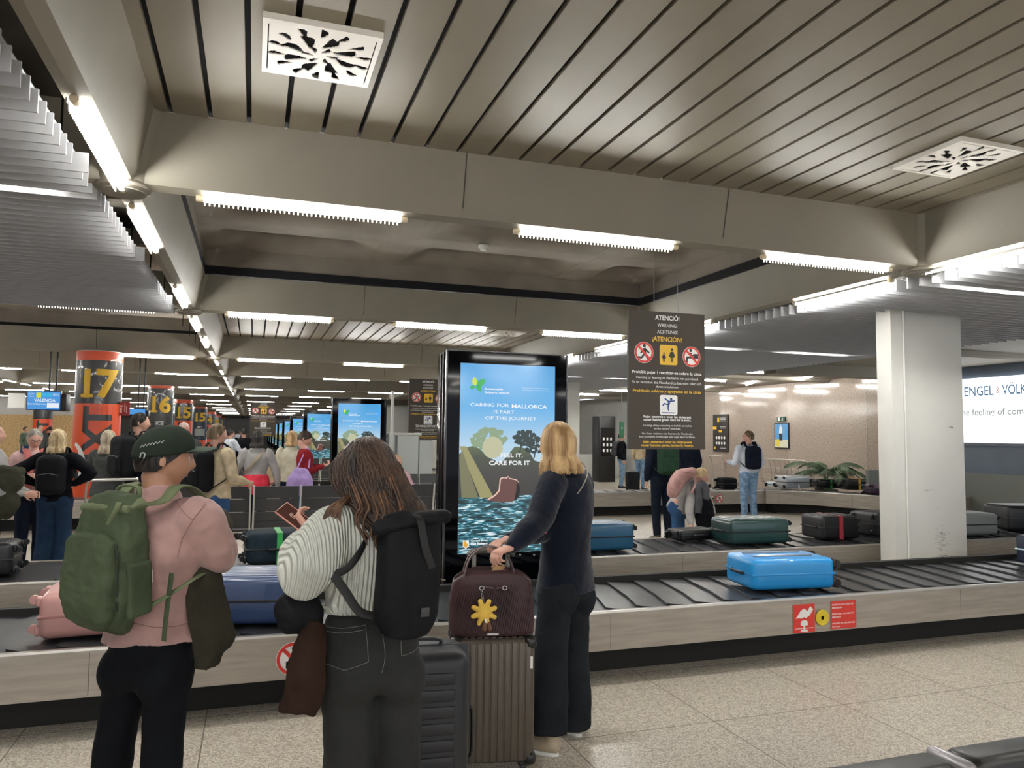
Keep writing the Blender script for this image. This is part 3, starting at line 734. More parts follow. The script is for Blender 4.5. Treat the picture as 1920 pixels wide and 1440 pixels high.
def picture(root, full=True):
    """flat layers of the glowing advert, each a shape lying on the screen"""
    def U(e): return Matrix.Translation((-SW/2, -.0015-e*.0004, 0)) @ FR
    def sheet(nm, poly, m, e, par): return MB().add([(x*SW, y*SH, 0) for x, y in poly], [tuple(range(len(poly)))], U(e)).build(nm, m, par, 0)
    s = MB().add([(0, .42*SH, 0), (SW, .42*SH, 0), (SW, SH, 0), (0, SH, 0)], [(0, 1, 2, 3)], U(0)).build('screen', S_sky, root, 0)
    random.seed(5)
    top = [(x/14, .50+.04*math.sin(x*.9)+.03*random.random()) for x in range(15)]
    sheet('land', [(0, .27), (1, .27)] + top[::-1], S_land, 1, s)
    m = MB(); m.add([(0, 0, 0), (SW, 0, 0), (SW, .3*SH, 0), (0, .3*SH, 0)], [(0, 1, 2, 3)], U(2)); m.build('water', S_water, s, 0)
    def blob(cx, cy, rx, ry, n, seed, k, z):
        random.seed(seed); mb = MB()
        for i in range(n):
            a = random.uniform(0, 6.28); d = random.random()**.5; r = random.uniform(.35, .6)*k
            x, y = cx+rx*d*math.cos(a), cy+ry*d*math.sin(a)
            mb.add([(x*SW+r*math.cos(q*.7)*random.uniform(.8, 1.1), y*SH+r*.8*math.sin(q*.7)*random.uniform(.8, 1.1), 0) for q in range(9)], [tuple(range(9))], U(z+i*.004))
        return mb
    blob(.30, .60, .17, .055, 80, 1, .05, 3).build('hazy_tree', E_haze, s, 0)
    tr = blob(.70, .605, .14, .04, 90, 2, .036, 4); 
    for i, (x, y) in enumerate(((.62, .55), (.78, .55))): tr.add([(x*SW-.006, .5*SH, 0), (x*SW+.006, .5*SH, 0), ((x+.03)*SW, .6*SH, 0), ((x+.02)*SW, .6*SH, 0)], [(0, 1, 2, 3)], U(4.6))
    tr2 = blob(.80, .55, .12, .022, 40, 8, .03, 4.95); tr.v += tr2.v; n0 = len(tr.v)-len(tr2.v); tr.f += [tuple(i+n0 for i in f) for f in tr2.f]
    tr.build('dark_pine', E_tree, s, 0)
    sheet('sun_ray', [(.0, .56), (.07, .56), (.36, .29), (.22, .29)], E_ray, 2.9, s); sheet('soft_ray', [(.0, .5), (.03, .54), (.2, .29), (.03, .29)], E_ray2, 2.95, s)
    MB().disc((.34*SW, .555*SH, 0), .09, .0003, 40, U(5), 'z').build('lens_disc', E_disc, s, 0)
    hd = [(.30, .275), (.38, .30), (.42, .325), (.425, .36), (.43, .385), (.455, .392), (.49, .389), (.505, .398), (.52, .388), (.56, .383), (.60, .378), (.62, .36), (.625, .33), (.615, .285), (.55, .265), (.45, .262)]
    sheet('swimmer_rim', [(x+(-.012 if x < .5 else .0), y+.005) for x, y in hd], E_rim, 6, s); sheet('swimmer', hd, E_skin, 7, s)
    sheet('swimmer_hair', [(.57, .27), (.615, .285), (.632, .33), (.62, .362), (.60, .372), (.59, .32)], E_hair, 8, s)
    if full:
        tx = MB()
        def T(t, x, y, w, h, b=0, al='c'): tx.text(t, x*SW, y*SH, w=w*SW, h=h*SH, bold=b, M=U(9), al=al)
        T('CARING FOR', .305, .772, .40, .019); T('MALLORCA', .725, .768, .38, .020, .02); T('IS PART', .455, .736, .22, .019); T('OF THE JOURNEY', .53, .703, .54, .019)
        T('FEEL IT.', .54, .503, .23, .021, .01); T('CARE FOR IT', .52, .462, .43, .023, .025)
        T('Sustainable', .25, .862, .19, .010, .02, 'l'); T('Balearic Islands', .25, .843, .26, .010, .02, 'l')
        T('Funded by the Sustainable Tourism', .93, .876, .28, .005, 0, 'r'); T('Tax Funds of the Government of the', .93, .864, .28, .005, 0, 'r')
        T('Govern de les', .13, .062, .17, .010, .03, 'l'); T('Illes Balears', .13, .046, .17, .011, .05, 'l'); T('Consell de', .42, .062, .13, .008, .02, 'l'); T('Mallorca', .42, .05, .13, .009, .03, 'l')
        T('www.illesbalears.travel', .04, .022, .24, .006, .03, 'l'); T('|', .58, .05, .004, .02); T('M', .65, .05, .05, .018, .05); T('Illes', .72, .062, .06, .007, .02, 'l'); T('Balears', .72, .05, .08, .007, .02, 'l')
        tx.build('lettering', E_w, s, 0)
        def leaf(cx, cy, a, l, w, m, nm):
            p = []
            for q in range(20):
                g = 2*math.pi*q/20; x, y = l*math.cos(g), w*math.sin(g)*(1-.25*math.cos(g)); p.append(((cx*SW+x*math.cos(a)-y*math.sin(a)), (cy*SH+x*math.sin(a)+y*math.cos(a)), 0))
            MB().add(p, [tuple(range(20))], U(10)).build(nm, m, s, 0)
        for a, b, c, l, w, m, nm in ((.145, .905, R(100), .034, .022, E_y, 'lime_leaf'), (.215, .90, R(40), .042, .026, E_g, 'green_leaf'), (.125, .873, R(20), .022, .015, E_g, 'small_leaf'), (.19, .868, R(-50), .032, .02, E_g, 'lower_leaf')): leaf(a, b, c, l, w, m, nm)
        sheet('crest', [(.05, .07), (.11, .07), (.11, .04), (.08, .025), (.05, .04)], E_w, 10, s); sheet('crest_bars', [(.055, .066), (.075, .066), (.105, .045), (.08, .03), (.055, .042)], E_or, 11, s)
        MB().disc((.39*SW, .055*SH, 0), .014, .0003, 12, U(10), 'z').build('council_emblem', E_w, s, 0)
def kiosk(x, y, label, full=True, rz=0):
    k = thing('advertising_screen', label, 'advertising screen', (x, y, .3), rz, 'standing advertising screens')
    W, D, H = 1.06, .34, 1.99
    MB().rbox((0, D/2+.012, H/2), (W, D, H), .01, 2).build('cabinet', M_gloss, k)
    MB().bb((-W/2+.005, 0, .02), (W/2-.005, .012, H-.005)).build('front_glass', mat('bezel_black', '#030406', .05, spec=.15), k)
    fr = MB()
    for sx in (-1, 1): fr.bb((sx*(W/2+.004)-.006, -.004, 0), (sx*(W/2+.004)+.006, .02, H+.006))
    fr.bb((-W/2, -.004, H), (W/2, .02, H+.008)); fr.bb((-W/2-.012, .1, .0), (-W/2, .112, H)); fr.bb((-W/2-.012, .2, .0), (-W/2, .206, H))
    fr.build('metal_trim', mat('kiosk_trim', '#4a4a4c', .25, .9), k)
    p = bpy.data.objects.new('picture', None); 
    holder = MB().bb((-SW/2-.004, -.0012, .33-.004), (SW/2+.004, -.0002, .33+SH+.004)).build('display_panel', M_black, k)
    tmp = bpy.data.objects.new('tmp', None); COL.objects.link(tmp); picture(tmp, full)
    for c in list(tmp.children):
        c.parent = k; c.location = (0, -.001, .33)
    bpy.data.objects.remove(tmp); bpy.data.objects.remove(p)
    return k
K1 = kiosk(2.02, 6.02, 'large advertising screen in front, beside the blonde woman in navy, showing a swimmer')
klabs = ['second advertising screen, behind the brown-haired woman', 'third advertising screen, partly hidden by the second one', 'fourth advertising screen along the receding row', 'fifth advertising screen along the receding row', 'sixth advertising screen, small in the distance', 'seventh advertising screen, small in the distance', 'eighth advertising screen, a thin upright strip far away', 'ninth advertising screen, a thin upright strip far away', 'tenth advertising screen, the farthest upright strip']
for i, l in enumerate(klabs):
    k_ = dup(K1, loc=(2.0, 15.3+9.1*i, .3), label=l)
    MB().bb((-.5, .02, -.3), (.5, .34, 0)).build('plinth', M_black, k_)
# ================================================================== HANGING SIGNS
M_sb = mat('sign_brown', '#48423b', .6, spec=.25)
def warning_sign(x, y, label, rz=0):
    W, H = .80, 1.27
    t = thing('hanging_warning_sign', label, 'hanging sign', (x, y, 1.485), rz, 'hanging warning signs')
    MB().bb((-W/2, 0, 0), (W/2, .03, H)).build('board', M_sb, t)
    for sx in (-.13, .12): MB().tube([(sx, .015, H-.02), (sx, .015, 2.3)], .003, 6).build('wire', M_grey, t)
    wt = MB(); yt = MB()
    def T(mb, s, v, w, h, b=0, u=.5): mb.text(s, (u-.5)*W, (1-v)*H, w=w*W, h=h*H, bold=b, M=upright(0, -.001, 0))
    T(wt, 'ATENCIÓ!', .060, .32, .034, .02); T(wt, 'WARNING!', .112, .26, .027, .004); T(wt, 'ACHTUNG!', .160, .27, .027, .004); T(yt, '¡ATENCIÓN!', .216, .39, .034, .022)
    T(wt, 'Prohibit pujar i recolzar-se sobre la cinta', .455, .91, .022, .02); T(wt, 'Standing or leaning on the belt is not permitted', .492, .81, .019); T(wt, 'Es ist verboten das Fliessband zu betreten oder sich', .527, .90, .019); T(wt, 'daran anzulehnen', .555, .30, .017)
    T(yt, 'Prohibido subirse y apoyarse en la cinta', .59, .89, .022, .02)
    T(wt, "Pujar, asseure's o tocar les cintes pot", .773, .62, .018, .025); T(wt, 'causar lesions greus, fins i tot la mort.', .795, .62, .018, .025)
    T(wt, 'Touching, sitting or standing on the belt can lead to', .835, .64, .015); T(wt, 'serious injury or even death.', .857, .35, .015)
    T(wt, 'Das Sitzen, Anlehnen oder Betreten des Fliessbandes', .893, .66, .014); T(wt, 'kann zu schwere Verletzungen oder sogar dem Tod führen.', .916, .73, .015)
    T(yt, 'Subir, sentarse o tocar las cintas puede', .955, .64, .018, .025); T(yt, 'causar lesiones graves, incluso la muerte.', .978, .68, .018, .025)
    wt.build('white_lettering', M_wht, t, 0); yt.build('yellow_lettering', M_yel, t, 0)
    ban_sign(t, -.305*W, 0, .695*H, .098, 'run'); ban_sign(t, .32*W, 0, .68*H, .096, 'case')
    def plate(u, v, s, c, kind, mk):
        p = MB(); r = .02; pts = []
        for q in range(4):
            for a in range(5):
                g = math.pi/2*(q+a/4); pts.append(((s-r)*(1, -1, -1, 1)[q]+r*math.cos(g), (s-r)*(1, 1, -1, -1)[q]+r*math.sin(g)))
        U = upright((u-.5)*W, -.001, (1-v)*H); p.prism(pts, .001, U); o = p.build('pictogram_plate', c, t, 0)
        k = MB(); U2 = upright((u-.5)*W, -.003, (1-v)*H)
        if kind == 'family':
            stick(k, s*1.75, .035, .0, U2, 'stand'); stick(k, s*1.15, -.05, -.02, U2, 'stand')
        else:
            stick(k, s*1.8, .0, .01, U2, 'fall'); k.prism([(-.07, -.075), (.07, -.075), (.07, -.067), (-.07, -.067)], .001, U2)
        k.build('pictogram', mk, o, 0)
    plate(.515, .315, .093, M_yel, 'family', M_sk); plate(.515, .68, .092, M_wht, 'fall', mat('sign_blue', '#1f3f86', .5))
    return t
S1 = warning_sign(3.6, 6.12, 'dark hanging warning sign in four languages in front of the pale ceiling fins')
dup(S1, loc=(3.45, 15.6, 1.485), label='hanging warning sign farther back, half hidden by the big advertising screen')
dup(S1, loc=(.42, 38.5, 1.4), label='small distant hanging warning sign above the dark-haired woman in the grey hooded top', scale=(1.5, 1, 1.4))
dup(S1, loc=(3.62, 24.9, 1.3), label='third hanging warning sign, behind the second one')
# ================================================================== WALL THINGS, RIGHT
led = thing('led_wall_screen', 'huge glowing white wall screen with estate agent lettering at the right edge', 'advertising screen', (13.98, 9.4, 1.55), R(90)-math.pi)
led.rotation_euler = (0, 0, -math.pi/2)     # local X runs towards the camera (-Y), faces -X
MB().bb((-3.4, .0, 0), (3.6, .04, 1.32)).build('screen', mat('led_white', '#fdfffd', emit=2.4*2**-EXPO), led)
MB().bb((-3.45, .0, -.06), (3.65, .07, 0)).build('frame', mat('slate_blue_panel', ''), led)
k = MB(); k.text('ENGEL', -2.42, .96, w=.66, h=.2, bold=.012, al='l', M=upright(0, -.003, 0)); k.text('VÖLKERS', -1.58, .96, w=.80, h=.2, bold=.012, al='l', M=upright(0, -.003, 0)); k.build('lettering', mat('led_letter_blue', '#46759a', emit=.8*2**-EXPO), led, 0)
k = MB(); k.text('&', -1.67, .99, w=.09, h=.13, bold=.012, al='c', M=upright(0, -.003, 0)); k.build('ampersand', mat('led_letter_pale', '#d39a97', emit=.8*2**-EXPO), led, 0)
k = MB(); k.text('The feeling of coming home', -2.62, .56, w=2.2, h=.14, bold=.018, al='l', M=upright(0, -.003, 0)); k.build('slogan', mat('led_letter_grey', '#9fa5a8', emit=.8*2**-EXPO), led, 0)
tb = thing('information_totem', 'tall dark information board with yellow headings on the granite wall', 'information board', (13.95, 20.5, 1.15), -math.pi/2)
MB().bb((-.4, 0, 0), (.4, .03, 1.17)).build('board', mat('board_black', '#24201e', .4), tb)
k = MB()
for v, u, w_, h_ in ((.86, -.1, .10, .13), (.64, -.3, .2, .09), (.55, 0, .16, .07), (.10, -.3, .08, .08)): k.bb((u-w_/2, -.004, v*1.17-h_/2), (u+w_/2, 0, v*1.17+h_/2))
k.build('yellow_marks', M_yel, tb, 0)
k = MB()
for r_ in range(2):
    for c_ in range(4): k.disc((-.2+c_*.14, -.001, .44-.17*r_), .045, .003, 12)
for v in (.9, .86, .82, .66, .63, .12, .09): k.bb((.0, -.004, v*1.17), (.3, -.001, v*1.17+.012))
k.build('white_marks', M_wht, tb, 0)
po = thing('wall_poster', 'framed poster of a standing figure against blue sky on the granite wall', 'poster', (13.97, 17.6, 1.31), -math.pi/2)
MB().bb((-.3, 0, 0), (.3, .04, .72)).build('frame', M_black, po)
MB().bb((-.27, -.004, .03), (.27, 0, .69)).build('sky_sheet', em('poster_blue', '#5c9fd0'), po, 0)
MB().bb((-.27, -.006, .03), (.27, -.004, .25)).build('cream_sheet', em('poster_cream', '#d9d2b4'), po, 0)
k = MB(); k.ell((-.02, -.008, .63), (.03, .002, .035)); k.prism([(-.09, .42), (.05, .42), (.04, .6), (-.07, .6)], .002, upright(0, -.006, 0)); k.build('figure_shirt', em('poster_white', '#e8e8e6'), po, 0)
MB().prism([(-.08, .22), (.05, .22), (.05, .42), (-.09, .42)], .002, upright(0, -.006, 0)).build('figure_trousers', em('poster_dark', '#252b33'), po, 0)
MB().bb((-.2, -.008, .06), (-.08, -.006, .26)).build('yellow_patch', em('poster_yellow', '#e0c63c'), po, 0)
ex = thing('exit_sign', 'small green emergency exit sign above the wall poster', 'exit sign', (13.96, 17.6, 2.13), -math.pi/2)
MB().bb((-.17, 0, -.07), (.17, .04, .07)).build('box', mat('exit_green', '#1d4634', .5), ex)
k = MB(); stick(k, .13, .06, 0, upright(0, -.003, 0), 'run'); k.bb((-.12, -.004, -.05), (-.05, -.001, .05)); k.build('running_figure', M_wht, ex, 0)
g = thing('green_exit_banner', 'narrow green emergency exit panel hanging near the dark-jacket man', 'exit sign', tuple(WY(1166, 806, 20)))
MB().bb((-.07, 0, -.24), (.07, .03, .24)).build('panel', mat('exit_bright_green', '#1c6b47', .5), g)
k = MB(); stick(k, .09, 0, .06, upright(0, -.003, 0), 'run'); k.build('running_figure', M_wht, g, 0); MB().tube([(0, .015, .24), (0, .015, 4.2-g.location.z)], .006, 6).build('wire', M_grey, g)
# dark information column and passage door frames behind the dark-jacket man
pp = WY(1139, 845, 24)
t = thing('vending_machine', 'tall dark vending machine in the white passage, left of the dark-jacket man', 'vending machine', (pp.x, 24, 0))
MB().rbox((0, .3, 1.15), (.62, .6, 2.3), .02, 2).build('cabinet', M_black, t)
MB().bb((-.26, -.01, .9), (.26, 0, 1.9)).build('window', M_gloss, t)
k = MB()
for r_ in range(3):
    for c_ in range(3): k.bb((-.18+c_*.14, -.014, 1.05+r_*.2), (-.12+c_*.14, -.011, 1.15+r_*.2))
k.build('white_marks', M_wht, t, 0)
t = thing('check_counter', 'white inspection counter in the passage behind the dark-jacket man', 'counter', tuple(WZ(1120, 895, 0)))
MB().rbox((0, 0, .45), (1.6, .6, .9), .02, 2).build('body', M_white, t)
struct('wall_passage_post', MB().bb((9.1, 24, 0), (9.3, 24.2, 3.1)).bb((9.75, 25.5, 0), (10.0, 25.7, 3.1)), M_conc)
# ================================================================== LEFT SIDE DISPLAYS
def flight_screen(x, y, z, w, h, label, rz=0, text=True):
    t = thing('flight_display', label, 'flight display', (x, y, z), rz, 'flight displays')
    MB().rbox((0, .03, 0), (w, .06, h), .006, 2).build('bezel', mat('bezel_blue', '#0d2c63', .3), t)
    MB().bb((-w/2+.015, -.003, -h/2+.015), (w/2-.015, 0, h/2-.015)).build('screen', mat('display_blue', '#4d9be0', emit=ES), t)
    MB().rbox((w*.33, .22, -.03), (w*.6, .3, h*.9), .02, 2).build('rear_box', M_black, t)
    for s in (-.06, .06): MB().tube([(w*.2+s, .1, h*.45), (w*.2+s, .1, 3.75-z)], .018, 8).build('pole', M_black, t)
    if text:
        k = MB(); U = upright(0, -.005, 0)
        k.text('VALENCIA', .02, -.02, w=w*.62, h=h*.15, bold=.02, M=U); k.text('FLIGHT', -w*.36, h*.3, w=w*.16, h=h*.08, M=U); k.text('Puerta', -w*.36, h*.18, w=w*.14, h=h*.08, M=U); k.text('10:31', w*.34, h*.26, w=w*.16, h=h*.12, M=U); k.text('Iberia Express', -w*.2, -h*.22, w=w*.5, h=h*.1, M=U)
        k.build('lettering', mat('disp_white', '#eef4fa', emit=ES), t, 0)
        MB().bb((-w*.22, -.005, h*.14), (-w*.08, -.003, h*.4)).build('yellow_patch', mat('disp_yellow', '#d8d94a', emit=ES), t, 0)
        MB().bb((w*.1, -.005, -h*.36), (w*.45, -.003, -h*.12)).build('white_patch', mat('disp_white', ''), t, 0)
        MB().bb((-w*.05, -.005, h*.2), (w*.24, -.003, h*.38)).build('cyan_patch', mat('disp_cyan', '#37b6e0', emit=ES), t, 0)
    return t
c = WY(82, 751, 17); flight_screen(c.x, 17, c.z, .60, .38, 'blue flight display reading VALENCIA left of column 17', R(-3))
c = WY(256, 772, 20); flight_screen(c.x, 20, c.z, .4, .16, 'small blue display beside the head of the tall dark-haired man', 0, False)
c = WY(31, 751, 24); t = thing('blank_board', 'blank pale board hanging at the far left, beside the blue flight display', 'board', (c.x, 24, c.z)); MB().bb((-.2, 0, -.2), (.2, .02, .2)).build('sheet', M_white, t); MB().tube([(0, .01, .2), (0, .01, 3.75-c.z)], .006, 6).build('wire', M_grey, t)
c = WY(231, 766, 15.5); t = thing('fire_point_sign', 'red fire extinguisher sign on the right of column 17', 'fire sign', (c.x, 15.5, c.z))
MB().bb((-.11, 0, -.13), (.11, .02, .13)).build('plate', mat('fire_red', '#8e1f1c', .5), t)
k = MB(); k.bb((-.06, -.004, -.08), (-.02, -.001, .02)); k.bb((-.055, -.004, .03), (-.01, -.001, .06)); k.bb((.02, -.004, -.06), (.035, -.001, .08)); k.bb((.05, -.004, -.08), (.065, -.001, .05)); k.build('pictogram', mat('fire_pale', '#e0aa9f', .5), t, 0)
# ================================================================== WHITE DESK BEHIND THE BENCHES
c0 = WY(728, 861, 15.2); c1 = WY(812, 861, 15.2); z1 = WY(750, 812, 15.2).z; x0 = c0.x; x1 = c1.x; w = x1-x0
t = thing('service_desk', 'pale service desk with a raised top behind the benches, left of the big screen', 'desk', (x0, 15.2, 0))
M_desk = mat('desk_pale', '#ccd3d0', .4)
MB().rbox((w*.37, .3, z1-.02), (w*.72, .62, .05), .01, 2).build('desk_top', M_white, t)
MB().bb((.01, .02, .1), (w*.14, .5, z1-.05)).build('side_panel', M_desk, t); MB().bb((w*.2, .0, .1), (w*.66, .5, z1-.05)).build('front_panel', M_desk, t)
MB().bb((w*.7, .05, .1), (w, .5, z1-.16)).build('low_panel', M_desk, t); MB().bb((w*.14, .04, 0), (w*.2, .5, z1-.05)).bb((w*.66, .06, 0), (w*.7, .5, z1-.05)).build('frame', M_grey, t)
c = WY(735, 790, 15.0); t = thing('white_post', 'slim white post standing at the left of the service desk', 'post', (c.x, 15.0, 0)); MB().tube([(0, 0, 0), (0, 0, 2.45)], .03, 10).build('shaft', M_white, t); MB().lathe([(.12, 0), (.12, .02), (.03, .03)], 20).build('foot', M_grey, t)
# ================================================================== BENCHES
M_seat = mat('seat_charcoal', '#414245', .5, noise_amt=.08, nscale=6)
def bench(x0, x1, y, label, face=1, pitch=.56):
    """row of airport seats; face=1: the backs are towards the camera"""
    t = thing('airport_bench', label, 'bench', (x0, y, 0), 0, 'rows of charcoal airport seats')
    n = round((x1-x0)/pitch); f = face
    for i in range(n):
        a = i*pitch+.02; b = (i+1)*pitch-.02
        m = MB()
        prof = [(0.0, .40), (-.02*f, .52), (-.05*f, .64), (-.10*f, .8), (-.135*f, .955)]
        for q in range(len(prof)-1):
            (ya, za), (yb, zb) = prof[q], prof[q+1]
            m.add([(a, ya, za+.004), (b, ya, za+.004), (b, yb, zb-.004), (a, yb, zb-.004), (a, ya+.035*f, za+.004), (b, ya+.035*f, za+.004), (b, yb+.035*f, zb-.004), (a, yb+.035*f, zb-.004)], [(0, 1, 2, 3), (7, 6, 5, 4), (0, 3, 7, 4), (1, 5, 6, 2), (2, 6, 7, 3), (0, 4, 5, 1)])
        m.build('seat_back', M_seat, t, 20)
        MB().rbox(((a+b)/2, .27*f, .415), (b-a, .48, .05), .018, 2).build('seat', M_seat, t)
    for i in range(n+1):
        for s in ((-.02, .02) if (i % 2 == 0 and 0 < i < n) else (0,)):
            m = MB(); pts = [(i*pitch+s, .0-.012*f, .36), (i*pitch+s, -.05*f, .52), (i*pitch+s, -.08*f, .66), (i*pitch+s, -.125*f, .82), (i*pitch+s, -.155*f, .962)]
            m.tube(pts, (.012, .008), 6, (1, 0, 0)); m.build('bracket', mat('bracket_white', '#cfd0cd', .35, .3), t)
    MB().bb((0, .1*f-.04, .30), (n*pitch, .1*f+.04, .37)).build('beam', M_black, t); MB().bb((0, -.006*f-.01, .425), (n*pitch, -.006*f+.01, .445)).build('rail', M_grey, t)
    for i in range(0, n+1, 2):
        MB().tube([(i*pitch, .1*f, .32), (i*pitch, .1*f, .04)], .025, 8).tube([(i*pitch, -.12*f, .03), (i*pitch, .42*f, .03)], (.03, .015), 8).build('leg', M_chrome, t)
    return t
bench(-.83-.28, 2.95, 9.75, 'near row of charcoal airport seats seen from behind, its backs towards the camera')
bench(1.45, 4.3, 12.1, 'row of charcoal airport seats facing the camera behind the seated blonde woman', -1)
bench(-.6, 2.2, 20.0, 'small distant row of charcoal seats beyond the woman in the grey hooded top', 1)
bench(-1.2, 1.2, 29.0, 'farthest row of charcoal seats in the middle of the hall', 1)
# near bench, lower right corner, seen from behind and above
def near_bench():
    a = WY(1475, 1440, 2.05); b = WY(1900, 1372, 2.05)
    t = thing('airport_bench', 'black padded bench back with steel clamps at the lower right corner', 'bench', (a.x, 2.05, 0), 0)
    pad = MB(); z = .515
    L_ = .62
    for k in range(2):
        x = .1 + k*(L_+.06)
        MB().rbox((x+L_/2, .06, z-.09), (L_, .16, .12), .045, 5).build('armrest_pad' if False else 'backrest_pad', mat('pad_black', '#1c1c1a', .35, noise_amt=.1), t)
    for x in (.02, .1+L_-.01+.02, .1+2*L_+.06): MB().rbox((x+.02, .06, z-.1), (.055, .19, .15), .03, 4).build('clamp', mat('clamp_grey', '#9a979a', .35, .4), t)
    MB().bb((0, .1, .30), (2*L_+.3, .3, .34)).build('seat', mat('pad_black', ''), t)
    MB().bb((0, .3, .22), (2*L_+.3, .36, .30)).build('beam', M_black, t)
    for x in (.1, 2*L_+.1): MB().tube([(x, .33, .25), (x, .33, 0)], .025, 8).build('leg', M_chrome, t)
near_bench()
# ================================================================== TROLLEYS, PALM
def trolley(x, y, rz, label, grp='luggage trolleys by the granite wall'):
    t = thing('luggage_trolley', label, 'luggage trolley', (x, y, 0), rz, grp)
    m = MB(); r = .013
    for s in (-.25, .25):
        m.tube(cat([(s, .3, .12), (s, .32, .5), (s, .36, .9), (s, .44, 1.02), (s, .42, 1.06)], 3), r, 8)
        m.tube([(s, .3, .15), (s*.7, -.5, .12)], r, 8); m.tube([(s, .33, .55), (s*.9, .02, .16)], r, 8)
    m.tube([(-.25, .43, 1.05), (.25, .43, 1.05)], .016, 8, (0, 1, 0))
    for z in (.4, .55, .8): m.tube([(-.25, .33, z), (.25, .33, z)], r*.7, 6, (0, 1, 0))
    m.build('frame', mat('trolley_steel', '#b9b6b0', .3, .8), t)
    b = MB(); 
    for k in range(7): b.tube([(-.2+k*.066, .31, .66), (-.2+k*.066, .16, .68), (-.2+k*.066, .16, .82)], .004, 5)
    b.tube([(-.22, .16, .82), (.22, .16, .82)], .006, 6, (0, 1, 0)); b.build('basket', mat('trolley_steel', ''), t)
    MB().bb((-.17, -.5, .125), (.17, .3, .14)).build('deck', M_grey, t)
    for s, y_ in ((-.22, .3), (.22, .3), (0, -.45)): MB().disc((s-.015, y_, .06), .06, .03, 16, None, 'x').build('wheel', M_black, t)
    return t
T0 = trolley(13.4, 20.9, R(100), 'leftmost steel luggage trolley by the granite wall, under the information board')
for i, (yy, l) in enumerate(((19.3, 'steel luggage trolley just left of the man in the white shirt'), (17.0, 'first of the nested steel trolleys right of the man in the white shirt'), (16.6, 'second of the nested steel trolleys right of the man in the white shirt'), (16.2, 'third of the nested steel trolleys right of the man in the white shirt'), (15.8, 'rightmost nested steel trolley, next to the palm'))): dup(T0, loc=(13.35, yy, 0), label=l)
c = WZ(150, 985, 0)
dup(T0, loc=(-1.62, 9.9, 0), rz=R(200), label='steel luggage trolley standing beside the blonde woman in black', group='')
def palm():
    c = WX(1545, 905, 13.0)
    t = thing('potted_palm', 'green palm with arching fronds in front of the granite wall', 'palm', (12.7, 14.45, 0))
    MB().lathe([(.001, 0), (.2, 0), (.26, .42), (.23, .42), (.22, .36), (.001, .36)], 24).build('pot', mat('pot_brown', '#3b332c', .6), t)
    MB().tube([(0, 0, .3), (.01, 0, .55)], .05, 8).build('trunk', mat('palm_stem', '#6a6a40', .8), t)
    random.seed(4); mt = mat('palm_leaf', '#4f6b4a', .5, noise_amt=.3, nscale=6)
    for k in range(13):
        a = 2*math.pi*k/13+random.uniform(-.2, .2); L_ = random.uniform(.85, 1.1); el = random.uniform(50, 78)
        pts = []; p = Vector((0, 0, .6)); d = R(el)
        for q in range(12):
            pts.append(p.copy()); p = p + Vector((math.cos(a)*math.cos(d), math.sin(a)*math.cos(d), math.sin(d)))*L_/11; d -= R(9.5)
        m = MB(); m.tube(pts, [.007]*6+[.004]*6, 5)
        for q in range(3, 12):
            for s in (-1, 1):
                for h in (0, .5):
                    if q == 11 and h: continue
                    b = pts[q].lerp(pts[min(q+1, 11)], h); ln = .26*math.sin(math.pi*(q-1.5)/11.5)+.05
                    t_ = (pts[min(q+1, 11)]-pts[q-1]).normalized(); sd = t_.cross(Vector((0, 0, 1))).normalized()*s
                    e = b + sd*ln*.75 + t_*ln*.6 - Vector((0, 0, ln*.45)); w_ = t_*.012
                    mid = b.lerp(e, .5)+Vector((0, 0, .02))
                    m.add([b-w_, b+w_, mid+w_*1.3, e, mid-w_*1.3], [(0, 1, 2, 3, 4)])
        m.build('frond', mt, t)
palm()
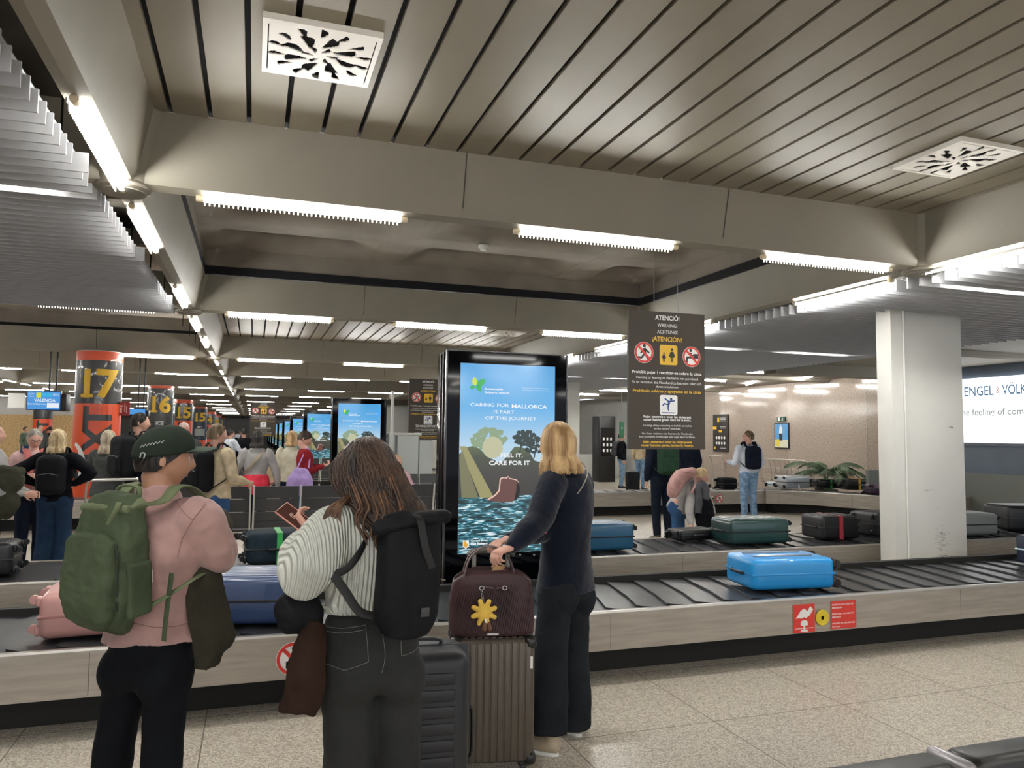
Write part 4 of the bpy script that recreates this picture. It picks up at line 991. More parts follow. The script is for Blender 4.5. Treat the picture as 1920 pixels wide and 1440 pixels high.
# ================================================================== LUGGAGE
def case_pre(pose, w, d, h, flip=1):
    """matrix from suitcase space (w=x, d=y, h=z, centred) to a resting pose with its lowest point at z=0"""
    if pose == 'up': return Matrix.Translation((0, 0, h/2+.05))
    if pose == 'flat':      # lies on its broad face, long axis along local X, wheels at -X*flip
        Rm_ = Matrix(((0, 0, flip, 0), (-1*flip, 0, 0, 0), (0, 1, 0, 0), (0, 0, 0, 1))); return Matrix.Translation((0, 0, d/2+.006)) @ Rm_
    if pose == 'side':      # rests on a long narrow side
        Rm_ = Matrix(((0, 0, flip, 0), (0, flip, 0, 0), (-1, 0, 0, 0), (0, 0, 0, 1))); return Matrix.Translation((0, 0, w/2+.006)) @ Rm_
def suitcase(label, loc, rz, dims, m, pose='flat', flip=1, ribs=0, ribdir='z', strap=None, strapw=.05, tagm=None, wheelm=None, r=.05, hard=True, group=None, bars=0, cat_='suitcase', trim=None, corners=None, ws=1):
    w, d, h = dims; P = case_pre(pose, w, d, h, flip); wheelm = wheelm or M_black
    t = thing('suitcase', label, cat_, loc, rz, group)
    b = MB(); b.M = P
    b.rbox((0, 0, 0), (w, d, h), r, 4)
    b.build('shell', m, t, 50)
    z = MB(); z.M = P; z.rbox((0, 0, 0), (w+.006, .014, h+.006), .003, 2); z.build('zip_band', trim or M_black, t)
    if ribs:
        g = MB(); g.M = P
        for i in range(ribs):
            u = (i+.5)/ribs-.5
            for s in (-1, 1):
                if ribdir == 'z': g.rbox((u*(w-2.2*r), s*d/2, 0), ((w-2*r)/ribs*.72, .012, h-2.4*r), .005, 2)
                else: g.rbox((0, s*d/2, u*(h-2.2*r)), (w-2.2*r, .010, (h-2*r)/ribs*.72), .005, 2)
        g.build('ribs', m, t, 50)
    for a in (-1, 1):
        for c in (-1, 1):
            q = MB(); q.M = P; x, y = a*(w/2-.055), c*(d/2-.045)
            q.rbox((x, y, -h/2-.004), (.055*ws, .055*ws, .03*ws), .012*ws, 3)
            q.disc((x-.012*ws, y+.012*a, -h/2-.026*ws), .024*ws, .024*ws, 20, None, 'x')
            q.build('wheel', wheelm, t)
    hd = MB(); hd.M = P
    hd.tube(cat([(-.09, 0, h/2), (-.085, 0, h/2+.022), (0, 0, h/2+.026), (.085, 0, h/2+.022), (.09, 0, h/2)], 4), (.012, .008), 8, (0, 1, 0)); hd.build('top_handle', M_black, t)
    hs = MB(); hs.M = P; hs.tube(cat([(w/2, 0, -.1), (w/2+.022, 0, -.09), (w/2+.026, 0, 0), (w/2+.022, 0, .09), (w/2, 0, .1)], 4), (.012, .008), 8, (0, 1, 0)); hs.build('side_handle', M_black, t)
    if bars:
        q = MB(); q.M = P
        for s in (-1, 1): q.rbox((s*.085, bars*(d/2+.003), .02), (.018, .012, h*.72), .004, 2)
        q.build('trolley_bars', mat('bar_grey', '#8e9094', .35, .5), t)
    if strap:
        q = MB(); q.M = P; e = .004
        lo, hi = (-strapw/2, strapw/2)
        q.bb((-w/2-e, -d/2-e, lo), (w/2+e, -d/2-e*.2, hi)); q.bb((-w/2-e, d/2+e*.2, lo), (w/2+e, d/2+e+.002, hi)); q.bb((-w/2-e, -d/2-e, lo), (-w/2, d/2+e, hi)); q.bb((w/2, -d/2-e, lo), (w/2+e, d/2+e, hi))
        q.rbox((w*.1, -d/2-.01, 0), (.06, .016, strapw*1.2), .004, 2)
        q.build('luggage_strap', strap, t)
    if tagm:
        q = MB(); q.M = P; rows_ = [[(w/2+.02+.03*math.sin(v*2.5), -.02-.03*v, .03+.02*v-u_*.035) for v in [i/5*1.0*tagm for i in range(6)]] for u_ in (0, 1)]
        q.grid([[(w/2+.01+.02*math.sin(i*.8), -d/2*.3-.028*i, .02-u_*.04) for i in range(6)] for u_ in (0, 1)])
        o = q.build('paper_tag', M_wht, t); sl = o.modifiers.new('s', 'SOLIDIFY'); sl.thickness = .001
    if corners:
        q = MB(); q.M = P
        for a in (-1, 1):
            for c in (-1, 1):
                for e in (-1, 1): q.rbox((a*(w/2-.03), c*(d/2-.03), e*(h/2-.03)), (.075, .075, .075), .03, 3)
        q.build('corner_guard', corners, t)
    return t
BZ = .44
C_blue = mat('case_blue', '#2396dc', .32, spec=.5, coat=.3); C_pink = mat('case_pink', '#c08f89', .4, coat=.2); C_navy = mat('case_navy', '#30466f', .3, noise_amt=.1, nscale=4, coat=.3)
C_blk = mat('case_black', '#17181b', .4); C_blks = cloth('case_black_fabric', '#1c1e22'); C_grn = mat('case_bottle_green', '#1f3f3d', .28, coat=.4); C_teal = mat('case_teal', '#20597a', .35, coat=.2)
C_gry = mat('case_grey', '#6f7272', .4); C_sil = mat('case_silver', '#b9bec2', .28, .6); C_dks = cloth('case_dark_slate', '#232f38'); C_pur = mat('case_purple', '#40283f', .4); C_lt = mat('case_light_top', '#c4d6dc', .25)
suitcase('bright blue hard suitcase with black wheels lying on the near belt', (3.97, 5.05, BZ), R(-7), (.44, .235, .70), C_blue, 'flat', -1, bars=1, wheelm=mat('wheel_brownblack', '#241e1c', .35), r=.045, trim=C_blue, ws=1.45)
suitcase('pink hard suitcase lying on the near belt behind the green backpack', (-.73, 5.05, BZ), R(4), (.42, .25, .74), C_pink, 'flat', 1, r=.05, trim=mat('pink_trim', '#a8736f', .35), wheelm=C_pink)
suitcase('navy blue ribbed hard suitcase on the near belt between the man and the woman', (.02, 5.10, BZ), R(-12), (.46, .28, .66), C_navy, 'flat', -1, ribs=7, ribdir='z', r=.04, wheelm=C_blk)
suitcase('dark soft suitcase with a bright green strap on the second belt', (.24, 7.2, BZ), R(3), (.42, .27, .56), C_dks, 'flat', 1, strap=mat('strap_green', '#2fa24e', .5), hard=False, r=.06)
suitcase('teal blue hard suitcase with a white paper tag beside the navy coat', (3.42, 7.2, BZ), R(-3), (.42, .27, .62), C_teal, 'flat', -1, tagm=1, r=.04)
suitcase('bottle-green ribbed suitcase on the second belt before the white-shirt man', (5.27, 7.2, BZ), R(-3), (.44, .27, .74), C_grn, 'flat', -1, ribs=6, ribdir='x', tagm=1)
suitcase('black suitcase with a red strap on the second belt', (6.46, 7.3, BZ), R(-3), (.40, .26, .50), C_blk, 'flat', -1, strap=mat('strap_red', '#a03540', .5), r=.035, ribs=3, ribdir='z')
suitcase('black shiny suitcase on the second belt, cut off by the pale pillar', (7.32, 7.4, BZ), R(5), (.42, .27, .58), C_blk, 'flat', 1, r=.035, ribs=5)
c = WZ(1835, 1012, .44); suitcase('ribbed grey suitcase on the second belt just right of the pale pillar', (8.35, 7.15, BZ), R(-4), (.42, .26, .7), C_gry, 'flat', -1, ribs=8, ribdir='z', tagm=1)
suitcase('large black suitcase on the second belt at the right edge', (9.62, 7.3, BZ), R(-16), (.5, .32, .8), C_blk, 'flat', -1, r=.05, tagm=1)
suitcase('navy suitcase with a pale shiny top at the right end of the near belt', (7.18, 5.16, BZ), R(8), (.44, .26, .5), mat('case_deep_navy', '#1c2438', .35), 'flat', -1, r=.03, corners=None, wheelm=mat('wheel_cream', '#d8cba0', .5), trim=C_lt)
suitcase('small black case on the second belt at the far left edge', (-2.02, 7.15, BZ), R(2), (.36, .26, .5), C_blk, 'flat', -1, r=.05, ribs=4)
def onB(px, py, Y, *a, **k):
    v = WY(px, py, Y); return suitcase(a[0], (v.x, Y, .47), a[1], *a[2:], **k)
onB(1486, 915, 14.2, 'silver metal suitcase with dark corners on the far carousel', R(-4), (.42, .28, .62), C_sil, 'flat', 1, ribs=0, tagm=1, corners=None, r=.03)
onB(1548, 922, 14.1, 'black suitcase with a green strap on the far carousel, right of the silver one', R(-6), (.42, .2, .6), C_blk, 'flat', 1, strap=mat('strap_green', ''))
onB(1602, 922, 13.6, 'black suitcase with a yellow strap on the curve of the far carousel', R(-12), (.42, .24, .6), C_blk, 'flat', 1, strap=mat('strap_yellow', '#d9a92e', .5), r=.06)
onB(1362, 915, 14.2, 'dark soft bag on the far carousel left of the white-shirt man', R(3), (.34, .25, .38), C_blks, 'flat', 1, r=.07)
onB(1640, 912, 12.25, 'purple bag at the left edge of the pale pillar on the far carousel', R(0), (.3, .22, .4), C_pur, 'flat', 1, r=.08)
onB(1912, 925, 11.9, 'grey hard suitcase high on the far carousel at the right edge', R(0), (.4, .28, .55), C_gry, 'flat', -1, r=.04)
onB(1462, 912, 14.6, 'pale thin suitcase behind the silver one on the far carousel', R(0), (.4, .12, .5), C_lt, 'flat', 1)
# upright cases in the foreground
def telescopic(t, w, d, h, up, y=.07, m=None):
    for s in (-1, 1): MB().rbox((s*.085, y, h+.05+up/2), (.022, .014, up), .004, 2).build('handle_tube', m or mat('handle_grey', '#77756f', .35, .6), t)
    g = MB(); g.tube(cat([(-.11, y, h+.05+up), (-.08, y, h+.065+up), (.08, y, h+.065+up), (.11, y, h+.05+up)], 4), (.02, .014), 10, (0, 1, 0), rnd=True); g.build('grip', mat('grip_grey', '#55554f', .45), t)
M_taupe = mat('case_taupe', '#5f574e', .42, .35, noise_amt=.06)
GC = thing('suitcase', 'taupe ribbed suitcase with black corners standing beside the woman in navy', 'suitcase', (1.135, 3.60, 0), R(-12))
w, d, h = .40, .25, .58; P = Matrix.Translation((0, 0, h/2+.055))
b = MB(); b.M = P; b.rbox((0, 0, 0), (w, d, h), .035, 4); b.build('shell', M_taupe, GC, 50)
g = MB(); g.M = P
for i in range(11):
    u = (i-5)*.033
    for s in (-1, 1): g.rbox((u, s*d/2, 0), (.027, .009, h-.035), .004, 2)
for i in range(9):
    u = (i-4)*.033; g.rbox((u, 0, h/2), (.024, d-.05, .008), .003, 2)
g.build('ribs', M_taupe, GC, 50)
g = MB(); g.M = P
for a in (-1, 1):
    for c_ in (-1, 1):
        for e in (-1, 1):
            g.rbox((a*(w/2-.022), c_*(d/2-.022), e*(h/2-.022)), (.062, .062, .062), .026, 4)
g.build('corner_guard', mat('corner_black', '#1c1b1a', .3), GC)
g = MB(); g.M = P; g.rbox((0, -.002, 0), (w+.008, .022, h+.008), .008, 2); g.build('frame_band', M_black, GC)
g = MB(); g.M = P; g.box((w/2-.02, -d/2-.006, h/2-.11), (.012, .002, .055)); g.build('white_label', M_wht, GC)
for a in (-1, 1):
    for c_ in (-1, 1): MB().rbox((a*(w/2-.05), c_*(d/2-.05), .046), (.05, .05, .026), .01, 3).disc((a*(w/2-.05)-.012, c_*(d/2-.05), .027), .027, .024, 20, None, 'x').build('wheel', M_black, GC)
MB().tube(cat([(-w/2, .02, .3), (-w/2-.024, .02, .31), (-w/2-.026, .02, .4), (-w/2-.024, .02, .49), (-w/2, .02, .5)], 4), (.012, .008), 8, (0, 1, 0)).build('side_handle', M_black, GC)
telescopic(GC, w, d, h, .37, .085)
BK = suitcase('tall black ribbed suitcase standing behind the woman in the white sweater', (.655, 3.06, 0), R(-6), (.40, .26, .70), mat('case_charcoal_matte', '#25262a', .45), 'up', 1, ribs=9, ribdir='x', r=.06)
# ------------------------------------------------------------------ brown tote on the taupe suitcase
M_tote = cloth('tote_brown', '#40282a', rough=.5, spec=.4, nscale=6)
def tote():
    t = thing('handbag', 'dark brown woven leather tote resting on the taupe suitcase', 'handbag', (1.125, 3.575, .648), R(-12))
    rows_ = []
    for i in range(15):
        v = i/14; z = .0+.33*v; a = (.205+.012*math.sin(v*3.1))*(1-.08*v); b = .085*(1-.45*v)+.01
        ring = []
        for j in range(44):
            g_ = 2*math.pi*j/44; cx, sy = math.cos(g_), math.sin(g_); e = .6
            x = a*math.copysign(abs(cx)**e, cx); y = b*math.copysign(abs(sy)**e, sy)
            zz = z + v*v*(-.03*math.cos(2*g_)) + .004*noise.noise(Vector((x*20, y*20, z*14)))
            y += .012*noise.noise(Vector((x*9+3, z*9, 1)))*(1 if v > .1 else .3)
            ring.append((x, y, zz))
        rows_.append(ring)
    m = MB(); m.grid(rows_, close=True); m.add(rows_[0], [tuple(range(44))[::-1]])
    # pleated ribs raised on the leather
    for s in (-1, 1):
        for k in range(34):
            x0 = -.19+k*.0115; pts = []
            for q in range(7):
                v = q/6; z = .015+.26*v; x = x0+.05*v-.02
                if abs(x) > .19: continue
                b = .085*(1-.45*(z/.33))+.01; pts.append((x, s*(b*(1-(abs(x)/.205)**3.3)**.3+.002), z))
            if len(pts) > 2: m.tube(pts, .0028, 5)
    o = m.build('body', M_tote, t); sl = o.modifiers.new('s', 'SOLIDIFY'); sl.thickness = .004
    m = MB()
    for s in (-1, 1):
        m.tube(cat([(-.13, s*.045, .25), (-.135, s*.05, .34), (-.10, s*.03, .44), (-.02, s*.01, .485), (.06, s*.02, .45), (.10, s*.045, .36), (.10, s*.05, .25)], 6), (.009, .005), 8, (0, 1, 0))
    m.build('handle', mat('tote_strap', '#5a4646', .5), t)
    m = MB(); m.tube(cat([(-.05, -.075, .262), (-.04, -.08, .27), (0, -.082, .263), (.05, -.08, .266)], 4), .006, 8); m.build('toggle_strap', mat('tote_strap', ''), t)
    m = MB()
    for x in (-.055, .055):
        m.tube([(x+.011*math.cos(q*.6), -.083, .265+.011*math.sin(q*.6)) for q in range(12)], .003, 6, (0, 1, 0))
    m.build('ring', M_chrome, t)
    m = MB()
    for k in range(7): 
        c = Vector((-.056+.0015*k, -.088, .252-k*.011)); m.tube([c+Vector((.004*math.cos(q*.9), .002*(k % 2)*math.sin(q*.9), .008*math.sin(q*.9))) for q in range(8)], .0013, 5, (0, 1, 0))
    m.build('chain', M_chrome, t)
    m = MB(); m.box((.0, -.094, .012), (.055, .002, .012)); m.build('metal_label', M_chrome, t)
    # fluffy star charm and toy head
    m = MB(); m.ell((0, 0, 0), (.037, .02, .037), 20, 12)
    for k in range(8): 
        a = 2*math.pi*k/8+.35; m.tube([(.02*math.cos(a), 0, .02*math.sin(a)), (.055*math.cos(a), 0, .055*math.sin(a))], [.014, .0115], 10, (0, 1, 0), rnd=True)
    ch = thing('star_charm', 'yellow plush sun-shaped charm hanging from the brown tote', 'bag charm', (0, 0, 0)); ch.matrix_world = t.matrix_basis @ Matrix.Translation((-.045, -.108, .115))
    o = m.build('plush_body', cloth('plush_yellow', '#eac25c'), ch); rm = o.modifiers.new('r', 'REMESH'); rm.mode = 'VOXEL'; rm.voxel_size = .003; rm.use_smooth_shade = True
    m = MB()
    for s in (-1, 1): m.tube([(s*.01+.012, -.005, -.05), (s*.013+.014, -.008, -.075)], [.009, .013], 10, rnd=True)
    m.build('feet', cloth('plush_brown', '#7a5a48'), ch)
    MB().box((.008, -.021, -.035), (.01, .002, .016)).build('fabric_tag', M_wht, ch)
    ty = thing('plush_toy', 'beige plush toy head peeping out of the brown tote', 'plush toy', (0, 0, 0)); ty.matrix_world = t.matrix_basis @ Matrix.Translation((.03, -.01, .285))
    m = MB(); m.ell((0, 0, 0), (.034, .032, .032), 20, 12); m.build('head', cloth('plush_beige', '#b8946c'), ty)
    for s in (-1, 1):
        MB().ell((s*.024, 0, .026), (.011, .008, .011), 12, 8).build('ear', MATS['plush_beige'], ty)
tote(); bpy.data.objects['handbag'].scale = (1, 1, .84)
# ================================================================== PEOPLE
def lerpP(P, t):
    n = len(P)-1
    if t <= 0: return P[0]+(P[1]-P[0])*t
    if t >= n: return P[n]+(P[n]-P[n-1])*(t-n)
    i = int(t); return P[i].lerp(P[i+1], t-i)
def headmesh(mb, Mh, k=1.0, n=44, m=36):
    vs = []; fs = []
    for j in range(m+1):
        th = math.pi*j/m
        for i in range(n):
            ph = 2*math.pi*i/n
            ux, uy, uz = math.sin(th)*math.cos(ph), math.sin(th)*math.sin(ph), math.cos(th)
            x, y, z = .075*ux, .095*uy, .113*uz
            if z < 0:
                t = min(1, -z/.113)
                x *= 1-.34*t**1.5
                if y > 0: y *= 1-.5*t
                else: y *= 1-.10*t*t
            if y < 0 and abs(uz) < .9: y -= .004*(1-uz*uz)
            if y < 0:
                g = lambda a, b: math.exp(-a*a-b*b)
                y -= .026*g(x/.012, (z+.024)/.018)+.012*g(x/.010, (z-.004)/.024)
                y -= .005*g(x/.045, (z-.03)/.012)
                y += .010*g((abs(x)-.031)/.015, (z-.008)/.013)
                y -= .008*g(x/.020, (z+.060)/.010)+.010*g(x/.024, (z+.096)/.017)
                y += .003*g(x/.03, (z+.076)/.007)
            vs.append((x*k, y*k, z*k))
    for j in range(m):
        for i in range(n):
            a, b = j*n+i, j*n+(i+1) % n; fs.append((a, a+n, b+n, b))
    mb.add(vs, fs, Mh)
    for s in (-1, 1): mb.ell((s*.076*k, .012*k, -.004*k), (.010*k, .021*k, .031*k), 12, 8, Mh @ Matrix.Rotation(s*.25, 4, 'Z'))
def hand(mb, w, d, nrm, side, curl=.5, s=1.0, spread=.0):
    """w wrist point, d pointing along the hand, nrm the way the palm faces, side=+1 thumb on d x nrm side"""
    d = d.normalized(); nrm = (nrm-d*nrm.dot(d)).normalized(); l = d.cross(nrm).normalized()*side
    mb.tube([w-d*.02*s, w+d*.03*s, w+d*.07*s, w+d*.092*s], [(.026*s, .019*s), (.036*s, .016*s), (.042*s, .014*s), (.036*s, .011*s)], 12, tuple(l), rnd=True)
    for i, (off, ln) in enumerate(((.030, .074), (.010, .083), (-.010, .077), (-.029, .060))):
        p = w + d*.086*s + l*off*s; a = 0; pts = [p-d*.01*s]; dd = (d + l*off*spread*8).normalized(); c = curl*(1+.12*i)
        pts.append(p)
        for q in range(3):
            a += c*(.9 if q == 0 else .8); v = dd*math.cos(a)+nrm*math.sin(a); p = p + v*ln*s*(.45, .32, .25)[q]; pts.append(p)
        mb.tube(pts, [.0092*s, .0092*s, .0088*s, .008*s, .0068*s], 8, tuple(l), rnd=True)
    p = w + d*.022*s + l*.026*s; v = (d*.75+l*.75+nrm*.25).normalized(); p2 = p+v*.042*s; v2 = (d*.9+l*.25+nrm*(.3+curl*.5)).normalized(); p3 = p2+v2*.03*s; p4 = p3+(v2+nrm*curl*.4).normalized()*.024*s
    mb.tube([p-v*.012*s, p, p2, p3, p4], [.013*s, .013*s, .0108*s, .0098*s, .008*s], 8, tuple(l), rnd=True)
def remesh(o, vox, smooth=4, disp=0, dscale=.12):
    r = o.modifiers.new('remesh', 'REMESH'); r.mode = 'VOXEL'; r.voxel_size = vox; r.use_smooth_shade = True
    if smooth: q = o.modifiers.new('smooth', 'SMOOTH'); q.iterations = smooth; q.factor = .6
    if disp:
        tx = bpy.data.textures.get('folds%s' % dscale) or bpy.data.textures.new('folds%s' % dscale, 'CLOUDS'); tx.noise_scale = dscale; tx.noise_depth = 2
        dm = o.modifiers.new('folds', 'DISPLACE'); dm.texture = tx; dm.strength = disp; dm.mid_level = .5; dm.texture_coords = 'LOCAL'
def hairpath(phi, t, kind, ln, wave, seed, rad=1.0, part=0):
    """phi: 0 = straight back, +-pi = face; t 0..1"""
    rx, ry, rz = .083*rad, .103*rad, .121*rad
    back = abs(phi)
    thm = R(118) if kind != 'short' else R(112)-max(0, back-1.1)*R(38)
    if kind == 'short': thm = max(thm, R(48))
    if kind != 'short' and back > 1.9: thm = R(118)
    th = thm*min(1, t/ (1 if kind == 'short' else .42))
    sx, cy = math.sin(phi), math.cos(phi)
    x = rx*math.sin(th)*sx; y = ry*math.sin(th)*cy+.006; z = rz*math.cos(th)
    if kind != 'short' and t > .42:
        u = (t-.42)/.58; drop = ln*u
        fl = 1+.16*math.sin(min(1, u*1.2)*math.pi*.5)
        th0 = R(118); xe = rx*math.sin(R(95))*sx*fl; ye = (ry*math.sin(R(100))*cy+.006)*(1+.05*u) + (.02*u if cy > 0 else 0)
        b = min(1, u*3); x = x*(1-b)+xe*b; y = y*(1-b)+ye*b; z = z-drop
        x += wave*math.sin(u*9+seed)*u; y += wave*math.cos(u*8+seed*1.7)*u
    return Vector((x, y, z))
def make_hair(parent, Mh, kind, m, ln=.15, wave=.006, n=170, fg=False, span=2.25, thick=1.0):
    if kind == 'short': span = 3.14
    mb = MB(); rows_ = []
    N = 34 if fg else 22; T = 20 if fg else 12
    for i in range(N+1):
        phi = -span+2*span*i/N
        rows_.append([hairpath(phi, t/T, kind, ln, 0, 0, .99) for t in range(T+1)])
    inner = [[p*.9 if kind == 'short' else p-Vector((p.x, p.y, 0))*.12 for p in r] for r in rows_]
    mb.grid(rows_); mb.grid([r[::-1] for r in inner]); 
    mb.grid([rows_[0], inner[0]]); mb.grid([rows_[-1], inner[-1]]); mb.grid([[r[-1] for r in rows_], [r[-1] for r in inner]])
    rnd_ = random.Random(int(ln*1000)+n)
    for i in range(n):
        phi = rnd_.uniform(-span, span); sd = rnd_.uniform(0, 6.28); l2 = ln*rnd_.uniform(.85, 1.1); rad = rnd_.uniform(1.0, 1.035)*(1 if kind != 'short' else 1.0)
        t0 = rnd_.uniform(0, .12) if kind != 'short' else rnd_.uniform(0, .6); t1 = 1 if kind != 'short' else min(1, t0+rnd_.uniform(.2, .4)); K = (16 if fg else 8) if kind != 'short' else 5
        pts = [hairpath(phi+.10*math.sin(sd+q*.25)*(q/K), t0+(t1-t0)*q/K, kind, l2, wave*rnd_.uniform(.5, 1.5), sd, rad) for q in range(K+1)]
        w0 = (.0055 if kind != 'short' else .0045)*thick*rnd_.uniform(.6, 1.3)
        mb.tube(pts, [(w0*.6, w0*.5)]+[(w0, w0*.6)]*(K-2)+[(w0*.7, w0*.5), (w0*.15, w0*.15)], 5)
    mb.M = Matrix(); mb.v = [Mh @ v for v in mb.v]
    return mb.build('hair', m, parent, 180)
SKIN = mat('skin_light', '#c99b85', .5, noise_amt=.06, nscale=12); SKIN2 = mat('skin_tan', '#b5866c', .5, noise_amt=.08, nscale=12); SKINp = mat('skin_pink', '#cf9f8d', .5, noise_amt=.06, nscale=12)
def hairmat(n, a, b): return mat(n, a, rough=.45, col2=b, nscale=24, stretch=(1, 1, .12), spec=.4, bump=.3, bscale=60)
H_brown = hairmat('hair_brown', '#4a3526', '#231914'); H_blond = hairmat('hair_blond', '#dcbb8a', '#927048'); H_pale = hairmat('hair_pale_blond', '#dcc8a0', '#a58c66'); H_grey = hairmat('hair_grey', '#b7b1a8', '#827c74')
H_dark = hairmat('hair_dark', '#2a211c', '#14100e'); H_ash = hairmat('hair_ash', '#8f7a5e', '#5d4c38'); H_gb = hairmat('hair_grey_blond', '#c2b49c', '#8c7f6c')
M_eye = mat('eye_white', '#d9d4cd', .2); M_iris = mat('eye_dark', '#2b211b', .15); M_lip = mat('lip', '#a8625a', .4)
TOPS = {}; BOTS = {}
def seam(name, paths, target, m, w=.0025, parent=None, off=.0015):
    """thin stitched ribbons pressed onto the cloth; paths are in the target's own space"""
    mb = MB()
    for pts in paths:
        P = cat(pts, 8); n = len(P); rows_ = []
        for i, p in enumerate(P):
            t = (P[min(i+1, n-1)]-P[max(i-1, 0)]).normalized(); s = t.cross(Vector((0, 1, 0)))
            if s.length < .2: s = t.cross(Vector((1, 0, 0)))
            s.normalize(); rows_.append([p-s*w, p+s*w])
        mb.grid(rows_)
    o = mb.build(name, m, parent, 180); sw = o.modifiers.new('on_cloth', 'SHRINKWRAP'); sw.target = target; sw.wrap_method = 'NEAREST_SURFACEPOINT'; sw.wrap_mode = 'ABOVE_SURFACE'; sw.offset = off
    return o
def press(paths, obj, inv, off=.0012):
    """points of the pictured seams, found on the surface of the cloth"""
    from mathutils.bvhtree import BVHTree
    bpy.context.view_layer.update(); dg = bpy.context.evaluated_depsgraph_get()
    bv = BVHTree.FromObject(obj, dg); mw = obj.matrix_world; mi = mw.inverted(); out = []
    for q in paths:
        row = []
        for p in cat([Vector((x, y, 0)) for x, y in q], 6):
            d = ray(p.x, p.y).normalized(); h = bv.ray_cast(mi @ Vector((0, 0, CAM_H)), (mi.to_3x3() @ d).normalized())
            if h[0] is not None: row.append(inv @ (mw @ h[0] - d*off))
        if len(row) > 2: out.append(row)
    return out
def person(label, pos, rz, h, skin=SKIN, hair=None, top=None, bottom=None, shoes=None, J=None, hy=0, hp=0, fem=0, fg=False, face=False, hands=(None, None), name='person', group=None, sleeves=True, lowpoly=False, scarf=None, headscale=1.0):
    k = h/1.75; t = thing(name, label, 'person', pos, rz, group); V = Vector
    J = dict(J or {})
    def dj(n, v): J[n] = V(J[n]) if n in J else V(v)
    dj('pel', (0, 0, .965*k)); dj('wst', J['pel']+V((0, -.01, .15))*k); dj('chs', J['pel']+V((0, -.005, .34))*k); dj('nb', J['pel']+V((0, .015, .515))*k)
    up = (J['nb']-J['chs']).normalized()
    dj('hd', J['nb']+V((0, -.02, 0))*k+up*.152*k)
    shw = (.165 if fem else .185)*k
    for s, n in ((1, 'L'), (-1, 'R')):
        dj('sh'+n, J['nb']+V((s*shw, .0, 0))-up*.06*k); dj('el'+n, J['sh'+n]+V((s*.06, .03, -.285))*k); dj('wr'+n, J['el'+n]+V((-s*.01, -.09, -.235))*k)
        dj('hip'+n, J['pel']+V((s*.088, 0, -.035))*k); dj('kn'+n, V((J['hip'+n].x*1.05, J['hip'+n].y*.5-.02, .50*k))); dj('an'+n, V((J['hip'+n].x*1.1, .03, .085*k)))
    SP = [J['pel'], J['wst'], J['chs'], J['nb']]
    Mh = Matrix.Translation(J['hd']) @ Matrix.Rotation(R(hy), 4, 'Z') @ Matrix.Rotation(R(hp), 4, 'X')
    hk = (k*.5+.5)*headscale
    # --- body, one continuous surface
    b = MB(); headmesh(b, Mh, hk)
    nbk = J['nb']; hb = Mh @ V((0, .018, -.055))
    b.tube([nbk-up*.05, nbk+V((0, 0, .01)), nbk.lerp(hb, .5)+V((0, .004, 0)), hb], [(.075*k, .06*k), (.058*k, .056*k), (.052*k, .054*k), (.056*k, .058*k)], 16, rnd=True)
    b.tube([lerpP(SP, q) for q in (-.3, .3, 1, 2, 2.7, 3)], [(.13*k, .09*k), (.125*k, .085*k), (.11*k, .08*k), (.13*k, .09*k), (.12*k, .075*k), (.05*k, .05*k)], 16)
    for s, n in ((1, 'L'), (-1, 'R')):
        sh, el, wr = J['sh'+n], J['el'+n], J['wr'+n]
        b.tube([sh-V((s*.06*k, 0, 0)), sh, sh.lerp(el, .5), el, el.lerp(wr, .3), wr], [.045*k, .045*k, .04*k, .036*k, .037*k, .026*k], 12, rnd=True)
        hipj, kn, an = J['hip'+n], J['kn'+n], J['an'+n]
        b.tube([hipj+V((0, 0, .05*k)), hipj, hipj.lerp(kn, .5), kn, kn.lerp(an, .35), an, an-V((0, 0, .04*k))], [.07*k, .075*k, .06*k, .046*k, .048*k, .034*k, .03*k], 12, rnd=True)
        hs = hands[0 if n == 'L' else 1] or {}
        dd = V(hs['d']) if 'd' in hs else (wr-el).normalized(); nn = V(hs['n']) if 'n' in hs else V((-s, 0, 0))
        hand(b, wr, dd, nn, hs.get('side', (1 if s > 0 else -1)), hs.get('curl', .4), .93*k*hs.get('s', 1))
    o = b.build('body', skin, t, 180); remesh(o, .0045 if fg else .008, 2 if fg else 1)
    # --- top
    if top:
        bk = top.get('bulk', 1.0); m = MB(); he = top.get('hem', -.35)
        ts = [max(q_, he+.02*i_) for i_, q_ in enumerate([he, he*.5, 0, .5, 1, 1.5, 2, 2.4, 2.75, 2.95, 3.08])]
        sh_ = .92 if fem else 1.0
        prof = [(.172, .125), (.170, .125), (.165, .12), (.155, .112), (.150*(.96 if fem else 1), .108), (.158, .115), (.172*sh_, .122), (.18*sh_, .118), (.15, .095), (.09, .075), (.07, .068)]
        if top.get('flare'): prof = [(a*(1+top['flare']*max(0, 1-i/4)), c_*(1+top['flare']*max(0, 1-i/4))) for i, (a, c_) in enumerate(prof)]
        m.tube([lerpP(SP, q) for q in ts], [(a*k*bk if i < 9 else a*k, c_*k*bk if i < 9 else c_*k) for i, (a, c_) in enumerate(prof)], 24, tuple((J['shL']-J['shR']).normalized()) if 'twist' in top else (1, 0, 0))
        sr = top.get('sleeve', 1.0)*bk
